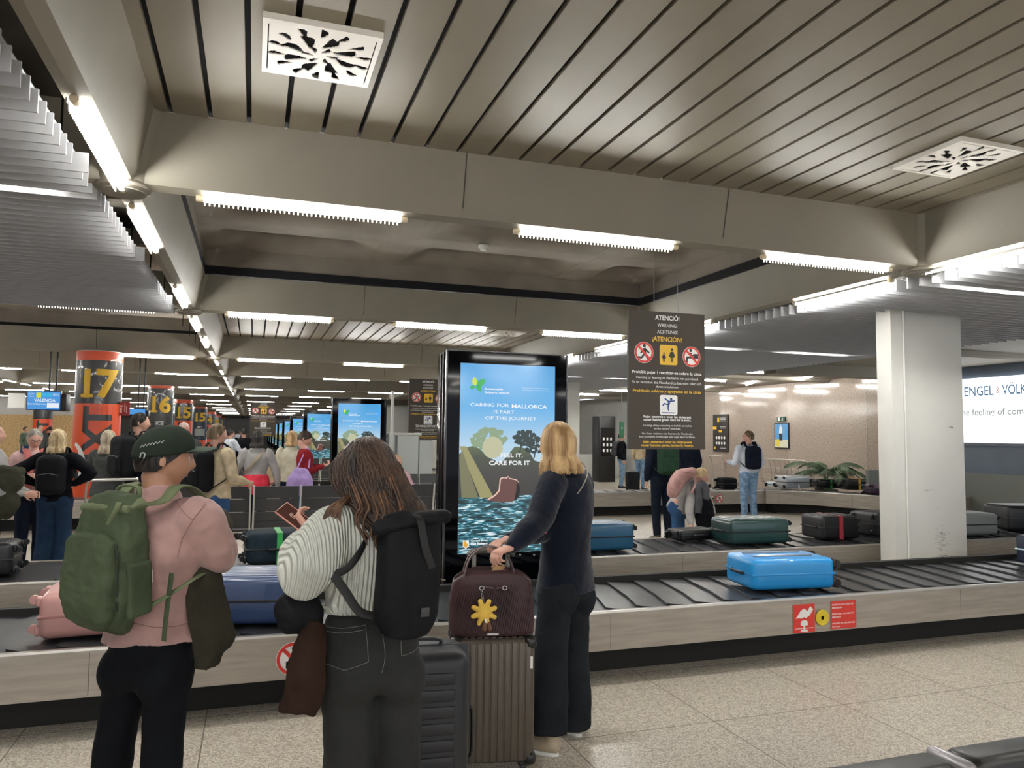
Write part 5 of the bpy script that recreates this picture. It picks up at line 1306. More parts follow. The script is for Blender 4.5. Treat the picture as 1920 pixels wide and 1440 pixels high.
        for s, n in ((1, 'L'), (-1, 'R')):
            sh, el, wr = J['sh'+n], J['el'+n], J['wr'+n]; d = (sh-J['nb']+up*.06*k)
            ins = sh - d*.45
            pts = [ins, sh+V((0, 0, -.004)), sh.lerp(el, .5), el, el.lerp(wr, .5), el.lerp(wr, top.get('cuff', .95))]
            rr_ = [.066*k, .072*k*min(bk, 1.12), .062*k*sr, .056*k*sr, .05*k*sr*top.get('puff', 1), .034*k*max(1, sr*.9)]
            if top.get('short'): pts = pts[:3]; rr_ = rr_[:3]
            m.tube(pts, rr_, 14, rnd=True, k=3)
        if top.get('collar'): m.tube([J['nb']-up*.01, J['nb']+V((0, 0, .035*k)), J['nb']+V((0, -.004, .035*k+top['collar']))], [(.078*k, .072*k), (.068*k, .066*k), (.064*k, .062*k)], 20)
        if top.get('hood'): m.ell(tuple(J['nb']+V((0, .07*k, -.01))), (.1*k, .045*k, .06*k))
        t_obj = o = m.build(top.get('name', 'sweater'), top['m'], t, 180); TOPS[label] = o; remesh(o, .008 if fg else .012, 10 if fg else 5, top.get('disp', .012 if fg else .008), top.get('dscale', .1))
    if bottom:
        bk = bottom.get('bulk', 1.0); m = MB(); fl = bottom.get('flare', 1.0)
        wt = bottom.get('waist', .55); m.tube([lerpP(SP, wt), lerpP(SP, wt-.3), J['pel'], J['pel']-V((0, 0, .07*k)), J['pel']-V((0, 0, .11*k))], [(.135*k, .1*k), (.15*k*bk, .11*k*bk), (.168*k*bk, .125*k*bk), (.165*k*bk, .12*k*bk), (.12*k, .09*k)], 22)
        for s, n in ((1, 'L'), (-1, 'R')):
            hipj, kn, an = J['hip'+n], J['kn'+n], J['an'+n]
            m.ell(tuple(hipj+V((0, .045*k, -.02*k))), (.085*k*bk, .085*k*bk, .10*k*bk), 14, 10)
            end = an-V((0, 0, bottom.get('drop', 0))) if not bottom.get('short') else kn.lerp(an, bottom['short'])
            m.tube([hipj+V((0, 0, .03*k)), hipj.lerp(kn, .3), kn, kn.lerp(end, .5), end+V((0, 0, .0))], [(.096*k*bk), .086*k*bk, .066*k*bk*(1+.4*(fl-1)), .062*k*bk*(1+.7*(fl-1)), .054*k*bk*fl], 16, rnd=False, k=2)
        o = m.build(bottom.get('name', 'trousers'), bottom['m'], t, 180); BOTS[label] = o; remesh(o, .008 if fg else .012, 8 if fg else 4, bottom.get('disp', .010 if fg else .008), .09)
    if shoes:
        for s, n in ((1, 'L'), (-1, 'R')):
            an = J['an'+n]; f = Matrix.Translation((an.x, an.y, 0)) @ Matrix.Rotation(s*.15, 4, 'Z')
            m = MB(); m.tube([(0, .05*k, .045), (0, .02, .05), (0, -.06*k, .042), (0, -.13*k, .032), (0, -.17*k, .028)], [(.032, .04), (.038, .048), (.042, .04), (.04, .03), (.026, .022)], 14, rnd=True, M=f, k=2)
            m.tube([(0, .03, .05), (0, .035, .10)], [.04, .036], 12, M=f)
            m.build('shoe', shoes, t, 60)
            if fg or h > 0 and not lowpoly:
                q = MB(); pl = []
                for a in range(20):
                    g = 2*math.pi*a/20; pl.append((.044*math.cos(g)*(1 if math.sin(g) < 0 else .85), -.06*k+.135*k*math.sin(g)))
                q.prism(pl, .016, f); q.build('shoe_sole', M_wht, t)
    if hair:
        make_hair(t, Mh @ Matrix.Scale(hk, 4), hair['kind'], hair['m'], hair.get('ln', .15), hair.get('wave', .006), hair.get('n', 150 if not fg else 420), fg, hair.get('span', 2.2), hair.get('thick', 1.0))
    if face:
        for s in (-1, 1):
            e = MB(); e.ell((s*.031*hk, -.0745*hk, .008*hk), (.0125*hk, .0105*hk, .0095*hk), 14, 10, Mh); eo = e.build('eye', M_eye, t)
            e = MB(); e.ell((s*.031*hk, -.0825*hk, .008*hk), (.0055*hk, .0035*hk, .0055*hk), 10, 8, Mh); e.build('iris', M_iris, eo)
            e = MB(); e.tube([Mh @ V((s*.014*hk, -.0965*hk, .026*hk)), Mh @ V((s*.03*hk, -.0895*hk, .031*hk)), Mh @ V((s*.046*hk, -.0745*hk, .027*hk))], [.002, .0032, .0015], 6); e.build('eyebrow', (hair or {'m': H_dark})['m'], t)
        e = MB(); e.tube([Mh @ V((-.021*hk, -.080*hk, -.060*hk)), Mh @ V((0, -.0865*hk, -.060*hk)), Mh @ V((.021*hk, -.080*hk, -.060*hk))], [.002, .0055, .002], 8, (0, 0, 1)); e.build('mouth', M_lip, t)
    t['_k'] = k
    return t, J, Mh
def PM(t): return Matrix.Translation(t.location) @ Matrix.Rotation(t.rotation_euler[2], 4, 'Z')
def rucksack(label, P, J, m, w=.30, hh=.45, d=.17, top='round', drop=0, offx=0, straps=True, m2=None, tilt=0, name='backpack', pocket=True, yoff=0, leather=None, fg=False):
    """worn backpack: sits behind the spine of person P whose joints are J"""
    base = J['chs'].lerp(J['wst'], .35)+Vector((offx, .115+yoff, -.0-drop))
    t = thing(name, label, 'backpack'); t.matrix_world = PM(P) @ Matrix.Translation(base-Vector((0, 0, hh/2))) @ Matrix.Rotation(tilt, 4, 'X')
    t.matrix_basis = t.matrix_world
    m2 = m2 or m
    b = MB(); b.rbox((0, d/2, hh*.5), (w, d, hh*.96), .07 if top == 'round' else .045, 5); 
    if top == 'round': b.ell((0, d*.45, hh*.84), (w*.46, d*.46, hh*.18), 20, 12)
    b.ell((0, d*.62, hh*.3), (w*.47, d*.5, hh*.3), 20, 12)
    o = b.build('main_bag', m, t, 180); remesh(o, .007 if fg else .011, 6 if fg else 4, .012 if fg else .009, .1)
    if pocket:
        b = MB(); b.rbox((0, d*1.02, hh*.33), (w*.74, d*.34, hh*.44), .035, 4); o = b.build('front_pocket', m, t, 180); remesh(o, .006 if fg else .01, 4, .006, .08)
        b = MB(); b.tube(cat([(-w*.34, d*1.15, hh*.5), (0, d*1.19, hh*.545), (w*.34, d*1.15, hh*.5)], 5), .003, 6); b.build('zip', M_black if m != MATS.get('bag_black') else M_grey, t)
    b = MB(); b.tube(cat([(-.045, .02, hh*.98), (-.04, .0, hh+.035), (.04, .0, hh+.035), (.045, .02, hh*.98)], 4), (.011, .005), 8, (0, 1, 0)); b.build('top_handle', m2, t)
    if straps:
        inv = t.matrix_basis.inverted() @ PM(P)
        for s, n in ((1, 'L'), (-1, 'R')):
            if straps == 'R' and s > 0: continue
            if straps == 'L' and s < 0: continue
            sh = J['sh'+n].lerp(J['nb'], .42)
            up_ = (J['nb']-J['chs']).normalized()
            a = [Vector((s*.07, .02, hh*.93)), inv @ (sh+Vector((0, .075, .03))), inv @ (sh+up_*.095+Vector((0, .005, 0))), inv @ (sh+Vector((s*.015, -.105, .0))), inv @ (sh.lerp(J['wst'], .5)+Vector((s*.085, -.135, 0))), inv @ (J['wst'].lerp(J['chs'], .3)+Vector((s*.17, -.02, 0))), Vector((s*w*.46, .03, hh*.12))]
            q = MB(); pts = cat(a, 6); q.tube(pts, [(.03, .0055)]*(len(pts)-8)+[(.014, .003)]*8, 8, (1, 0, 0)); q.build('shoulder_strap', m2, t)
    return t
K_blk = cloth('bag_black', '#17181b', rough=.7, bump=.3); K_olive = cloth('bag_olive', '#4a5540', rough=.8, nscale=5); K_dgreen = cloth('bag_green', '#26402f', rough=.7); K_pinkb = cloth('bag_pink', '#b08a86', rough=.7)
# ------------------------------------------------------------------ the man in the cap
def loc_of(P): 
    inv = PM(P).inverted()
    return lambda px, py, Y: inv @ WY(px, py, Y)
class Dummy: pass
def frame(pos, rz):
    d = Dummy(); d.location = Vector(pos); d.rotation_euler = (0, 0, rz); return loc_of(d)
pos = (-.335, 2.90, 0); rz = R(141); F = frame(pos, rz)
pelv = F(283, 1228, 2.93)
J = dict(pel=pelv, wst=F(284, 1125, 2.93), chs=F(292, 1020, 2.91), nb=F(300, 934, 2.91), hd=F(308, 862, 2.92),
         elR=F(412, 1036, 2.84), wrR=F(362, 1050, 3.02), elL=F(300, 1040, 3.16), wrL=F(375, 1052, 3.02),
         knL=F(222, 1350, 2.98), knR=F(308, 1350, 2.87), anL=F(196, 1520, 3.02), anR=F(298, 1530, 2.84))
T_pink = cloth('sweat_pink', '#b08d88', nscale=6, sheen=.3)
man, JM, HM = person('man in a dark green cap and dusty pink sweatshirt with arms crossed, lower left foreground', pos, rz, 1.64, SKIN2, {'kind': 'short', 'm': H_dark, 'n': 500}, dict(m=T_pink, bulk=1.12, hem=.3, sleeve=1.12, disp=.032, dscale=.11, name='sweatshirt', collar=.012), dict(m=cloth('trouser_black', '#111318'), bulk=1.0, flare=1.25, waist=.8), mat('shoe_dark', '#1d1d1d', .6), J, hy=-27, hp=2, fg=True, face=True, headscale=.95)
def cap():
    m = MB(); S = Matrix(HM)
    prof = []
    for i in range(13):
        th = math.pi/2*i/12; prof.append(th)
    rows_ = []
    for i in range(13):
        th = R(4+88*i/12); ring = []
        for j in range(40):
            ph = 2*math.pi*j/40; x = .083*math.sin(th)*math.sin(ph); y = .104*math.sin(th)*math.cos(ph)+.004; z = .088*math.cos(th)+.034-.016*math.cos(ph)*math.sin(th)
            ring.append(S @ Vector((x, y, z)))
        rows_.append(ring)
    lo = [S @ (S.inverted() @ p + Vector((0, 0, -.012))) for p in rows_[-1]]
    rows_.append(lo)
    m.grid(rows_, close=True); m.add(rows_[0], [tuple(range(40))])
    o = m.build('cap', cloth('cap_green', '#2c352c', nscale=8), man, 180); s = o.modifiers.new('s', 'SOLIDIFY'); s.thickness = .003
    m = MB(); rows_ = []
    for i in range(9):
        u = i/8; row = []
        for j in range(17):
            a = R(-62+124*j/16); ext = .082*math.cos(a*.9)**.6*u
            x = (.080+.004*u)*math.sin(a); y = -(.096*math.cos(a)+ext); z = .044-.020*(x/.08)**2-.010*u*u+.012*u
            row.append(S @ Vector((x, y, z)))
        rows_.append(row)
    m.grid(rows_); b = m.build('cap_brim', cloth('cap_brim_green', '#4a564b'), man, 180); s = b.modifiers.new('s', 'SOLIDIFY'); s.thickness = .004
    m = MB(); m.ell(tuple(S @ Vector((0, .004, .122))), (.007, .007, .004), 10, 6); m.build('cap_button', MATS['cap_green'], man)
    m = MB()
    for k in range(7):
        a = R(28+k*7); m.tube([S @ Vector((-.080*math.sin(a), .100*math.cos(a)+.006, .040+.003*k)), S @ Vector((-.079*math.sin(a+.1), .099*math.cos(a+.1)+.006, .050+.003*k))], .0016, 5)
    m.build('cap_embroidery', mat('thread_grey', '#a9aaa6', .6), man)
    m = MB(); m.tube(cat([S @ Vector((-.055, .085, .004)), S @ Vector((-.058, .084, .02)), S @ Vector((-.048, .092, .022)), S @ Vector((-.044, .094, .006))], 4), .0025, 6); m.build('cap_buckle', mat('thread_grey', ''), man)
cap()
# seams on the pink sweatshirt are part of the cloth; the hem band sits at the bottom
def foreground_pack():
    b = JM['chs'].lerp(JM['wst'], .42); w, d, hh = .29, .165, .44
    t = thing('backpack', 'olive green roll-top backpack worn by the man in the cap', 'backpack')
    t.matrix_basis = PM(man) @ Matrix.Translation(b+Vector((-.005, .105, -hh/2+.09))) @ Matrix.Rotation(R(-4), 4, 'X') @ Matrix.Scale(.80, 4)
    m = MB(); m.tube([(0, d*.35, -.03), (0, d*.5, .015), (0, d*.55, .1), (0, d*.5, .22), (0, d*.46, .33), (0, d*.42, .42), (0, d*.36, .47)], [(w*.22, d*.25), (w*.40, d*.48), (w*.50, d*.62), (w*.52, d*.60), (w*.50, d*.52), (w*.46, d*.42), (w*.43, d*.26)], 28, sq=.7, rnd=True, k=2)
    o = m.build('main_bag', K_olive, t, 180); remesh(o, .005, 3, .030, .09)
    m = MB(); m.tube([(0, d*.9, .0), (0, d*1.05, .04), (0, d*1.1, .12), (0, d*1.08, .22), (0, d*1.02, .33)], [(w*.22, .03), (w*.36, .05), (w*.43, .06), (w*.43, .052), (w*.40, .034)], 26, sq=.55, rnd=True, k=2)
    o = m.build('front_pocket', K_olive, t, 180); remesh(o, .005, 3, .020, .08)
    for s in (-1, 1):
        m = MB(); m.rbox((s*w*.5, d*.5, .13), (.035, d*.72, .22), .016, 3); o = m.build('side_pocket', K_olive, t, 180); remesh(o, .005, 4, .006, .08)
    m = MB()
    m.tube(cat([(-w*.46, d*.34, .45), (-w*.30, d*.30, .475), (0, d*.30, .47), (w*.3, d*.3, .475), (w*.46, d*.34, .45)], 5), [(.016, .034)]*21, 14, (0, 0, 1)); m.tube(cat([(-w*.42, d*.62, .448), (0, d*.66, .452), (w*.42, d*.62, .448)], 6), [(.018, .022)]*13, 14, (0, 0, 1))
    o = m.build('rolled_top', cloth('bag_olive_light', '#6b7458', nscale=6), t, 180); remesh(o, .005, 3, .012, .06)
    m = MB(); m.tube(cat([(-w*.30, d*1.05, .40), (-w*.38, d*.95, .455), (-w*.28, d*.7, .475), (-w*.18, d*.55, .46)], 6), (.011, .005), 8, (0, 1, 0)); m.tube(cat([(-.06, .0, .46), (-.05, -.01, .52), (.05, -.01, .52), (.06, .0, .46)], 5), (.012, .006), 8, (0, 1, 0)); m.build('top_handle', MATS['bag_olive_light'], t)
    m = MB(); m.disc((.0, d*1.06+.037, .24), .0135, .003, 20); m.build('round_eyelet', mat('eyelet_dark', '#20271c', .6), t)
    m = MB(); m.tube(cat([(-w*.41, d*1.0, .06), (-w*.43, d*1.02, .2), (-w*.40, d*1.02, .32), (0, d*1.08, .345), (w*.40, d*1.02, .32), (w*.43, d*1.02, .2), (w*.41, d*1.0, .06)], 6), .004, 6); m.build('zip', mat('zip_dark', '#262b22', .5), t)
    m = MB(); m.box((-w*.49, .018, .165), (.006, .012, .05)); m.build('white_clip', M_wht, t)
    inv = t.matrix_basis.inverted() @ PM(man)
    for s, n in ((1, 'L'), (-1, 'R')):
        sh = JM['sh'+n].lerp(JM['nb'], .42); W_ = JM['wst']
        a = [Vector((s*.075, .015, .45)), inv @ (sh+Vector((0, .085, .035))), inv @ (sh+Vector((0, .02, .08))), inv @ (sh+Vector((s*.01, -.06, .05))), inv @ (sh+Vector((s*.02, -.13, -.06))), inv @ (sh+Vector((s*.06, -.10, -.19))), inv @ (sh+Vector((s*.085, .05, -.235))), Vector((s*w*.47, .04, .04))]
        m = MB(); pts = cat(a, 6); m.tube(pts, [(.034, .006)]*(len(pts)-13)+[(.014, .003)]*13, 8, (1, 0, 0)); m.build('shoulder_strap', MATS['bag_olive_light'], t)
    m = MB(); q = [inv @ F(322, 1075, 2.73), inv @ F(316, 1120, 2.735), inv @ F(311, 1160, 2.74), inv @ F(307, 1202, 2.745)]; m.tube(cat(q, 4), (.013, .003), 8, (1, 0, 0)); m.build('hanging_strap', K_olive, t)
foreground_pack()
# olive jacket draped over his crossed arms
def draped(label, pts_top, name, m, rows_px, thick=.03, disp=.02):
    """cloth thing given by rows of (px, py, Y) points across, from top to bottom"""
    org = WY(*rows_px[-1][len(rows_px[-1])//2])
    t = thing(name, label, 'jacket', tuple(org))
    mb = MB(); R_ = []
    for row in rows_px:
        R_.append(cat([WY(*p)-org for p in row], 4))
    cols = list(zip(*R_)); G = [cat(list(c_), 4) for c_ in cols]
    mb.grid(G); o = mb.build('cloth', m, t, 180)
    s = o.modifiers.new('s', 'SOLIDIFY'); s.thickness = thick; s.offset = 0; remesh(o, .007, 5, disp, .09)
    return t
K_jk = cloth('jacket_olive_brown', '#38352c', nscale=6)
jk = draped('dark olive jacket draped over the crossed arms of the man in the cap', None, 'jacket', K_jk,
  [[(352, 1042, 2.93), (380, 1040, 2.88), (402, 1050, 2.9)], [(345, 1075, 2.86), (385, 1080, 2.83), (410, 1090, 2.87)], [(352, 1130, 2.84), (392, 1140, 2.82), (425, 1150, 2.86)], [(362, 1190, 2.84), (395, 1195, 2.82), (438, 1190, 2.86)], [(368, 1225, 2.85), (392, 1235, 2.83), (412, 1215, 2.86)], [(372, 1248, 2.86), (388, 1252, 2.84), (406, 1244, 2.86)]], .045)
m = MB(); iv = Matrix.Translation(-jk.location)
m.ell(tuple(iv @ WY(398, 985, 3.06)), (.075, .06, .05), 18, 12); m.ell(tuple(iv @ WY(417, 978, 3.08)), (.035, .05, .045), 16, 10); m.ell(tuple(iv @ WY(380, 1010, 3.02)), (.06, .06, .05), 16, 10)
o = m.build('bunched_collar', cloth('jacket_collar', '#4a463c', nscale=10), jk, 180); remesh(o, .006, 5, .02, .06)
# ------------------------------------------------------------------ the woman in the white ribbed sweater
pos = (.365, 2.55, 0); rz = R(198); F2 = frame(pos, rz)
T_white = mat('knit_white', '#d2d4ca', .9, wave=('X', 26, .6), bump=.9, spec=.1)
J = dict(pel=F2(694, 1232, 2.55), wst=F2(698, 1135, 2.55), chs=F2(705, 1035, 2.54), nb=F2(712, 935, 2.55), hd=F2(690, 888, 2.60),
         shL=F2(625, 985, 2.48), elL=F2(572, 1078, 2.42), wrL=F2(580, 1002, 2.66), shR=F2(768, 975, 2.61), elR=F2(776, 1085, 2.72), wrR=F2(715, 1060, 2.88),
         hipL=F2(650, 1252, 2.54), hipR=F2(740, 1252, 2.57), knL=F2(654, 1400, 2.53), knR=F2(744, 1400, 2.56), anL=F2(640, 1590, 2.56), anR=F2(750, 1590, 2.6))
wom, JW, HW = person('woman with long wavy brown hair in a white ribbed sweater, foreground, seen from behind', pos, rz, 1.60, SKINp, None, dict(m=T_white, bulk=1.16, hem=.95, sleeve=1.38, puff=1.2, cuff=.85, disp=.012, dscale=.15), dict(m=mat('jeans_black', '#232423', .9, noise_amt=.25, nscale=5, bump=.3, bscale=200), bulk=1.12, flare=1.45, name='jeans', waist=1.1), mat('shoe_dark', ''), J, hy=38, hp=28, fem=1, fg=True, face=True,
    hands=({'d': F2(548, 962, 2.72)-F2(580, 1002, 2.66), 'n': Vector((-.6, -.4, .5)), 'curl': .65, 'side': 1}, {}))
make_hair(wom, Matrix.Translation(JW['hd']) @ Matrix.Rotation(R(20), 4, 'Z') @ Matrix.Rotation(R(8), 4, 'X'), 'long', H_brown, .10, .006, 420, True, 2.2, 1.0)
def hair_fall():
    inv = PM(wom).inverted(); rd = random.Random(21)
    Lf = [(662, 826, 2.53), (628, 868, 2.50), (630, 918, 2.46), (662, 955, 2.415), (695, 1000, 2.375), (716, 1066, 2.36)]
    Rt = [(690, 826, 2.53), (745, 868, 2.50), (772, 918, 2.46), (790, 960, 2.42), (776, 1005, 2.375), (738, 1064, 2.36)]
    def pt(u, v, wv, sd, off=0):
        L_ = cat([Vector(p) for p in Lf], 4); R_ = cat([Vector(p) for p in Rt], 4); i = v*(len(L_)-1); a = int(min(i, len(L_)-2)); f = i-a
        l = L_[a].lerp(L_[a+1], f); r = R_[a].lerp(R_[a+1], f); p = l.lerp(r, u)
        p.x += wv*math.sin(v*15+sd)*v**.7; p.z += .055*(2*u-1)**2-off
        return inv @ WY(p.x, p.y, p.z)
    mb = MB(); N = 26; T = 24
    fr = [[pt(i/N, t/T, 0, 0, 0) for t in range(T+1)] for i in range(N+1)]; bk = [[p+(inv.to_3x3() @ Vector((0, .045, 0))) for p in r] for r in fr]
    mb.grid(fr); mb.grid([r[::-1] for r in bk]); mb.grid([fr[0], bk[0]]); mb.grid([fr[-1], bk[-1]]); mb.grid([[r[-1] for r in fr], [r[-1] for r in bk]])
    for k in range(330):
        u = rd.random(); sd = rd.uniform(0, 6.3); v0 = rd.uniform(0, .25); v1 = rd.uniform(.8, 1.04); K = 26
        pts = [pt(min(1.03, max(-.03, u+.03*math.sin(q*.35+sd))), v0+(v1-v0)*q/K, 8, sd*.35+u*5, rd.uniform(.002, .016)) for q in range(K+1)]
        w0 = rd.uniform(.003, .0065); mb.tube(pts, [(w0*.6, w0*.4)]+[(w0, w0*.6)]*(K-3)+[(w0*.7, w0*.4), (w0*.4, w0*.3), (w0*.12, w0*.1)], 5)
    mb.build('hair_length', H_brown, wom, 180)
hair_fall()
def curls():
    m = MB(); rd = random.Random(9); inv = PM(wom).inverted()
    for k in range(26):
        x0 = rd.uniform(-6, 40); sd = rd.uniform(0, 6); L = 6
        P = [(665+x0*.4, 915+rd.uniform(-8, 14), 2.50), (640+x0*.5, 935+rd.uniform(-6, 8), 2.46), (622+x0*.55, 948, 2.43), (612+x0*.7, 965+rd.uniform(-4, 8), 2.42), (604+x0*.9+5*math.sin(sd), 982+rd.uniform(0, 16), 2.41)]
        pts = cat([inv @ WY(*p) for p in P], 5); n_ = len(pts)
        m.tube(pts, [.0035]*(n_-3)+[.003, .002, .0006], 5)
    for k in range(16):
        x0 = rd.uniform(-50, 40); sd = rd.uniform(0, 6.3); y1 = rd.uniform(1010, 1068)-abs(x0)*.5
        P = [(700+x0, 890, 2.49)] + [(716+x0*(1-.25*q/5)+7*math.sin(sd+q*1.3), 930+(y1-930)*q/5, 2.375-.008*math.sin(q+sd)+.05*(1-q/5) ) for q in range(1, 6)]
        pts = cat([inv @ WY(*p) for p in P], 4); n_ = len(pts)
        m.tube(pts, [.005]*(n_-3)+[.0035, .002, .0006], 5)
    m.build('hair_curls', hairmat('hair_brown_tips', '#684830', '#33231a'), wom, 180)
curls()
# jeans details
def stitched(name, target, who, paths, m, r):
    mb = MB()
    for row in press(paths, target, PM(who).inverted()): mb.tube(row, r, 5)
    mb.build(name, m, who, 180)
stitched('pocket_stitching', BOTS[wom['label']], wom, [[(598, 1172), (640, 1178), (686, 1172)], [(601, 1181), (640, 1187), (684, 1181)], [(600, 1176), (603, 1210), (607, 1243)], [(607, 1243), (626, 1250), (645, 1257)], [(645, 1257), (668, 1250), (691, 1241)], [(686, 1175), (689, 1210), (691, 1241)],
    [(752, 1192), (752, 1212), (753, 1230)], [(753, 1230), (775, 1222), (792, 1205)], [(600, 1150), (640, 1154), (700, 1156)], [(717, 1185), (722, 1230), (716, 1262)]], mat('stitch_grey', '#77776f', .8), .0009)
stitched('seam', TOPS[man['label']], man, [[(330, 938), (340, 955), (352, 968), (362, 975)], [(385, 945), (362, 975), (342, 1010), (333, 1045)], [(250, 1168), (290, 1176), (330, 1174), (358, 1166)]], mat('sweat_seam', '#957570', .9), .0014)
ph = thing('phone', 'pink-cased phone held by the woman in the white sweater', 'phone', tuple(WY(548, 970, 2.70)))
ph.matrix_basis = Matrix.Translation(WY(549, 968, 2.70)) @ Matrix.Rotation(R(-38), 4, 'Z') @ Matrix.Rotation(R(30), 4, 'Y') @ Matrix.Rotation(R(40), 4, 'X') @ Matrix.Scale(.80, 4)
MB().rbox((0, 0, 0), (.15*.95, .072, .009), .004, 3).build('case', mat('phone_pink', '#c88578', .35), ph)
MB().rbox((0, 0, .0048), (.135, .063, .001), .0004, 1).build('screen', mat('phone_screen', '#4a2d28', .1), ph)
k = MB(); k.text('10:31', 0, -.008, w=.03, h=.016, bold=.02, z=.0056); k.build('clock_digits', mat('phone_digits', '#d8b7a6', .5), ph, 0)
def black_pack():
    t = thing('backpack', 'large black roll-top backpack on the woman in the white sweater', 'backpack')
    org = WY(760, 1168, 2.36); t.matrix_basis = Matrix.Translation(org) @ Matrix.Rotation(R(10), 4, 'Z') @ Matrix.Rotation(R(2), 4, 'Y') @ Matrix.Scale(.80, 4)
    w, d, hh = .235, .16, .37
    m = MB(); m.tube([(0, 0, .0), (0, 0, .06), (0, 0, .2), (0, 0, .32), (.0, 0, .39)], [(w*.46, d*.42), (w*.52, d*.5), (w*.52, d*.5), (w*.5, d*.45), (w*.5, d*.28)], 28, sq=.5, rnd=True, k=2)
    o = m.build('main_bag', K_blk, t, 180); remesh(o, .006, 4, .012, .12)
    m = MB(); m.tube(cat([(-w*.56, -.01, .365), (-w*.2, -.02, .385), (w*.2, -.02, .40), (w*.58, -.01, .41)], 5), [(.03, .05)]*16, 16, (0, 0, 1), rnd=True); o = m.build('rolled_top', K_blk, t, 180); remesh(o, .006, 4, .014, .07)
    m = MB(); m.tube(cat([(.0, -.03, .42), (.01, -.075, .40), (.03, -.088, .3), (.065, -.086, .22)], 5), (.016, .003), 8, (1, 0, 0)); m.build('closing_strap', mat('webbing_black', '#0c0c0d', .6), t)
    m = MB(); m.rbox((.045, -d*.5-.004, .055), (.035, .006, .035), .003, 2); m.build('logo_patch', mat('patch_grey', '#3c3d3d', .6), t)
    m = MB(); m.tube([(w*.5, -.05, .17), (w*.5+.02, -.05, .165)], .003, 6); m.build('zip_puller', M_chrome, t)
    inv = t.matrix_basis.inverted()
    m = MB(); pts = cat([inv @ WY(*p) for p in ((772, 1010, 2.44), (765, 985, 2.42), (765, 955, 2.47), (757, 925, 2.55), (765, 915, 2.63))], 6); m.tube(pts, (.022, .005), 8, (1, 0, 0)); m.build('shoulder_strap', K_blk, t)
    m = MB(); pts = cat([inv @ WY(*p) for p in ((720, 985, 2.40), (733, 962, 2.41), (752, 968, 2.41), (757, 985, 2.40))], 5); m.tube(pts, (.007, .004), 8, (1, 0, 0)); m.build('top_handle', K_blk, t)
    m = MB(); pts = cat([inv @ WY(*p) for p in ((690, 1005, 2.42), (672, 1040, 2.395), (648, 1068, 2.385), (612, 1083, 2.38), (572, 1110, 2.40))], 6); m.tube(pts, (.016, .004), 8, (0, 0, 1))
    pts = cat([inv @ WY(*p) for p in ((618, 1068, 2.375), (648, 1110, 2.37), (672, 1145, 2.355), (700, 1155, 2.35))], 6); m.tube(pts, (.019, .004), 8, (1, 0, 0)); m.build('lower_strap', mat('webbing_black', ''), t)
black_pack()
sl = thing('sling_bag', 'small black bag hanging at the left hip of the woman in the white sweater', 'bag', tuple(WY(556, 1190, 2.47)))
iv = Matrix.Translation(-sl.location)
m = MB(); m.ell(tuple(iv @ WY(556, 1145, 2.5)), (.068, .05, .07), 20, 14); m.ell(tuple(iv @ WY(580, 1155, 2.5)), (.045, .04, .075), 18, 12); m.ell(tuple(iv @ WY(545, 1165, 2.5)), (.045, .04, .04), 16, 10); o = m.build('pouch', K_blk, sl, 180); remesh(o, .006, 5, .016, .07)
m = MB(); m.tube(cat([iv @ WY(*p) for p in ((566, 1115, 2.46), (590, 1098, 2.42), (615, 1078, 2.39))], 5), (.016, .004), 8, (0, 0, 1)); m.build('strap', MATS['webbing_black'], sl)
K_br = cloth('jacket_brown', '#33231c', nscale=7)
draped('brown jacket with an olive lining hanging beside the woman in the white sweater', None, 'jacket', K_br,
  [[(578, 1165, 2.50), (590, 1165, 2.47), (602, 1172, 2.5)], [(562, 1205, 2.48), (582, 1205, 2.44), (606, 1210, 2.47)], [(547, 1250, 2.47), (575, 1255, 2.43), (606, 1265, 2.46)], [(535, 1300, 2.47), (568, 1305, 2.43), (600, 1310, 2.46)], [(526, 1332, 2.48), (560, 1338, 2.44), (585, 1340, 2.46)]], .035)
# ------------------------------------------------------------------ the blonde woman in navy
pos = (1.62, 3.82, 0); rz = R(212); F3 = frame(pos, rz)
J = dict(pel=F3(1060, 1090, 3.84), wst=F3(1062, 1010, 3.84), chs=F3(1064, 945, 3.84), nb=F3(1060, 880, 3.83), hd=F3(1045, 833, 3.80),
         shL=F3(1037, 905, 3.74), elL=F3(1008, 978, 3.60), wrL=F3(958, 1026, 3.50), shR=F3(1090, 905, 3.93), elR=F3(1050, 985, 3.86), wrR=F3(950, 1013, 3.66),
         hipL=F3(1043, 1112, 3.78), hipR=F3(1076, 1112, 3.90), knL=F3(1030, 1235, 3.72), knR=F3(1072, 1235, 3.86), anL=F3(1024, 1358, 3.66), anR=F3(1072, 1345, 3.86))
T_navy = cloth('coat_navy', '#141a29', nscale=5, sheen=.2)
nav, JN, HN = person('blonde woman in a navy jacket and dark wide jeans holding the suitcase handle', pos, rz, 1.70, SKINp, {'kind': 'long', 'm': H_blond, 'ln': .10, 'wave': .009, 'n': 520, 'span': 2.3}, dict(m=T_navy, bulk=1.12, hem=-.2, sleeve=1.15, disp=.012, name='coat', flare=.06, collar=.02), dict(m=cloth('jeans_charcoal', '#22262a'), bulk=1.08, flare=1.9, name='jeans', drop=.045), mat('shoe_beige', '#b5a68d', .6), J, hy=2, hp=4, fem=1, fg=True, face=False,
    hands=({'d': F3(925, 1038, 3.46)-F3(958, 1026, 3.50), 'n': Vector((0, 0, -1)), 'curl': .85, 'side': -1, 's': 1.05}, {'d': F3(930, 1018, 3.6)-F3(950, 1013, 3.66), 'n': Vector((0, 0, -1)), 'curl': .5}))
m = MB(); inv = PM(nav).inverted()
for p in ((975, 1040, 3.45), (1001, 1040, 3.58)): m.ell(tuple(inv @ WY(*p)), (.006, .006, .006), 10, 8)
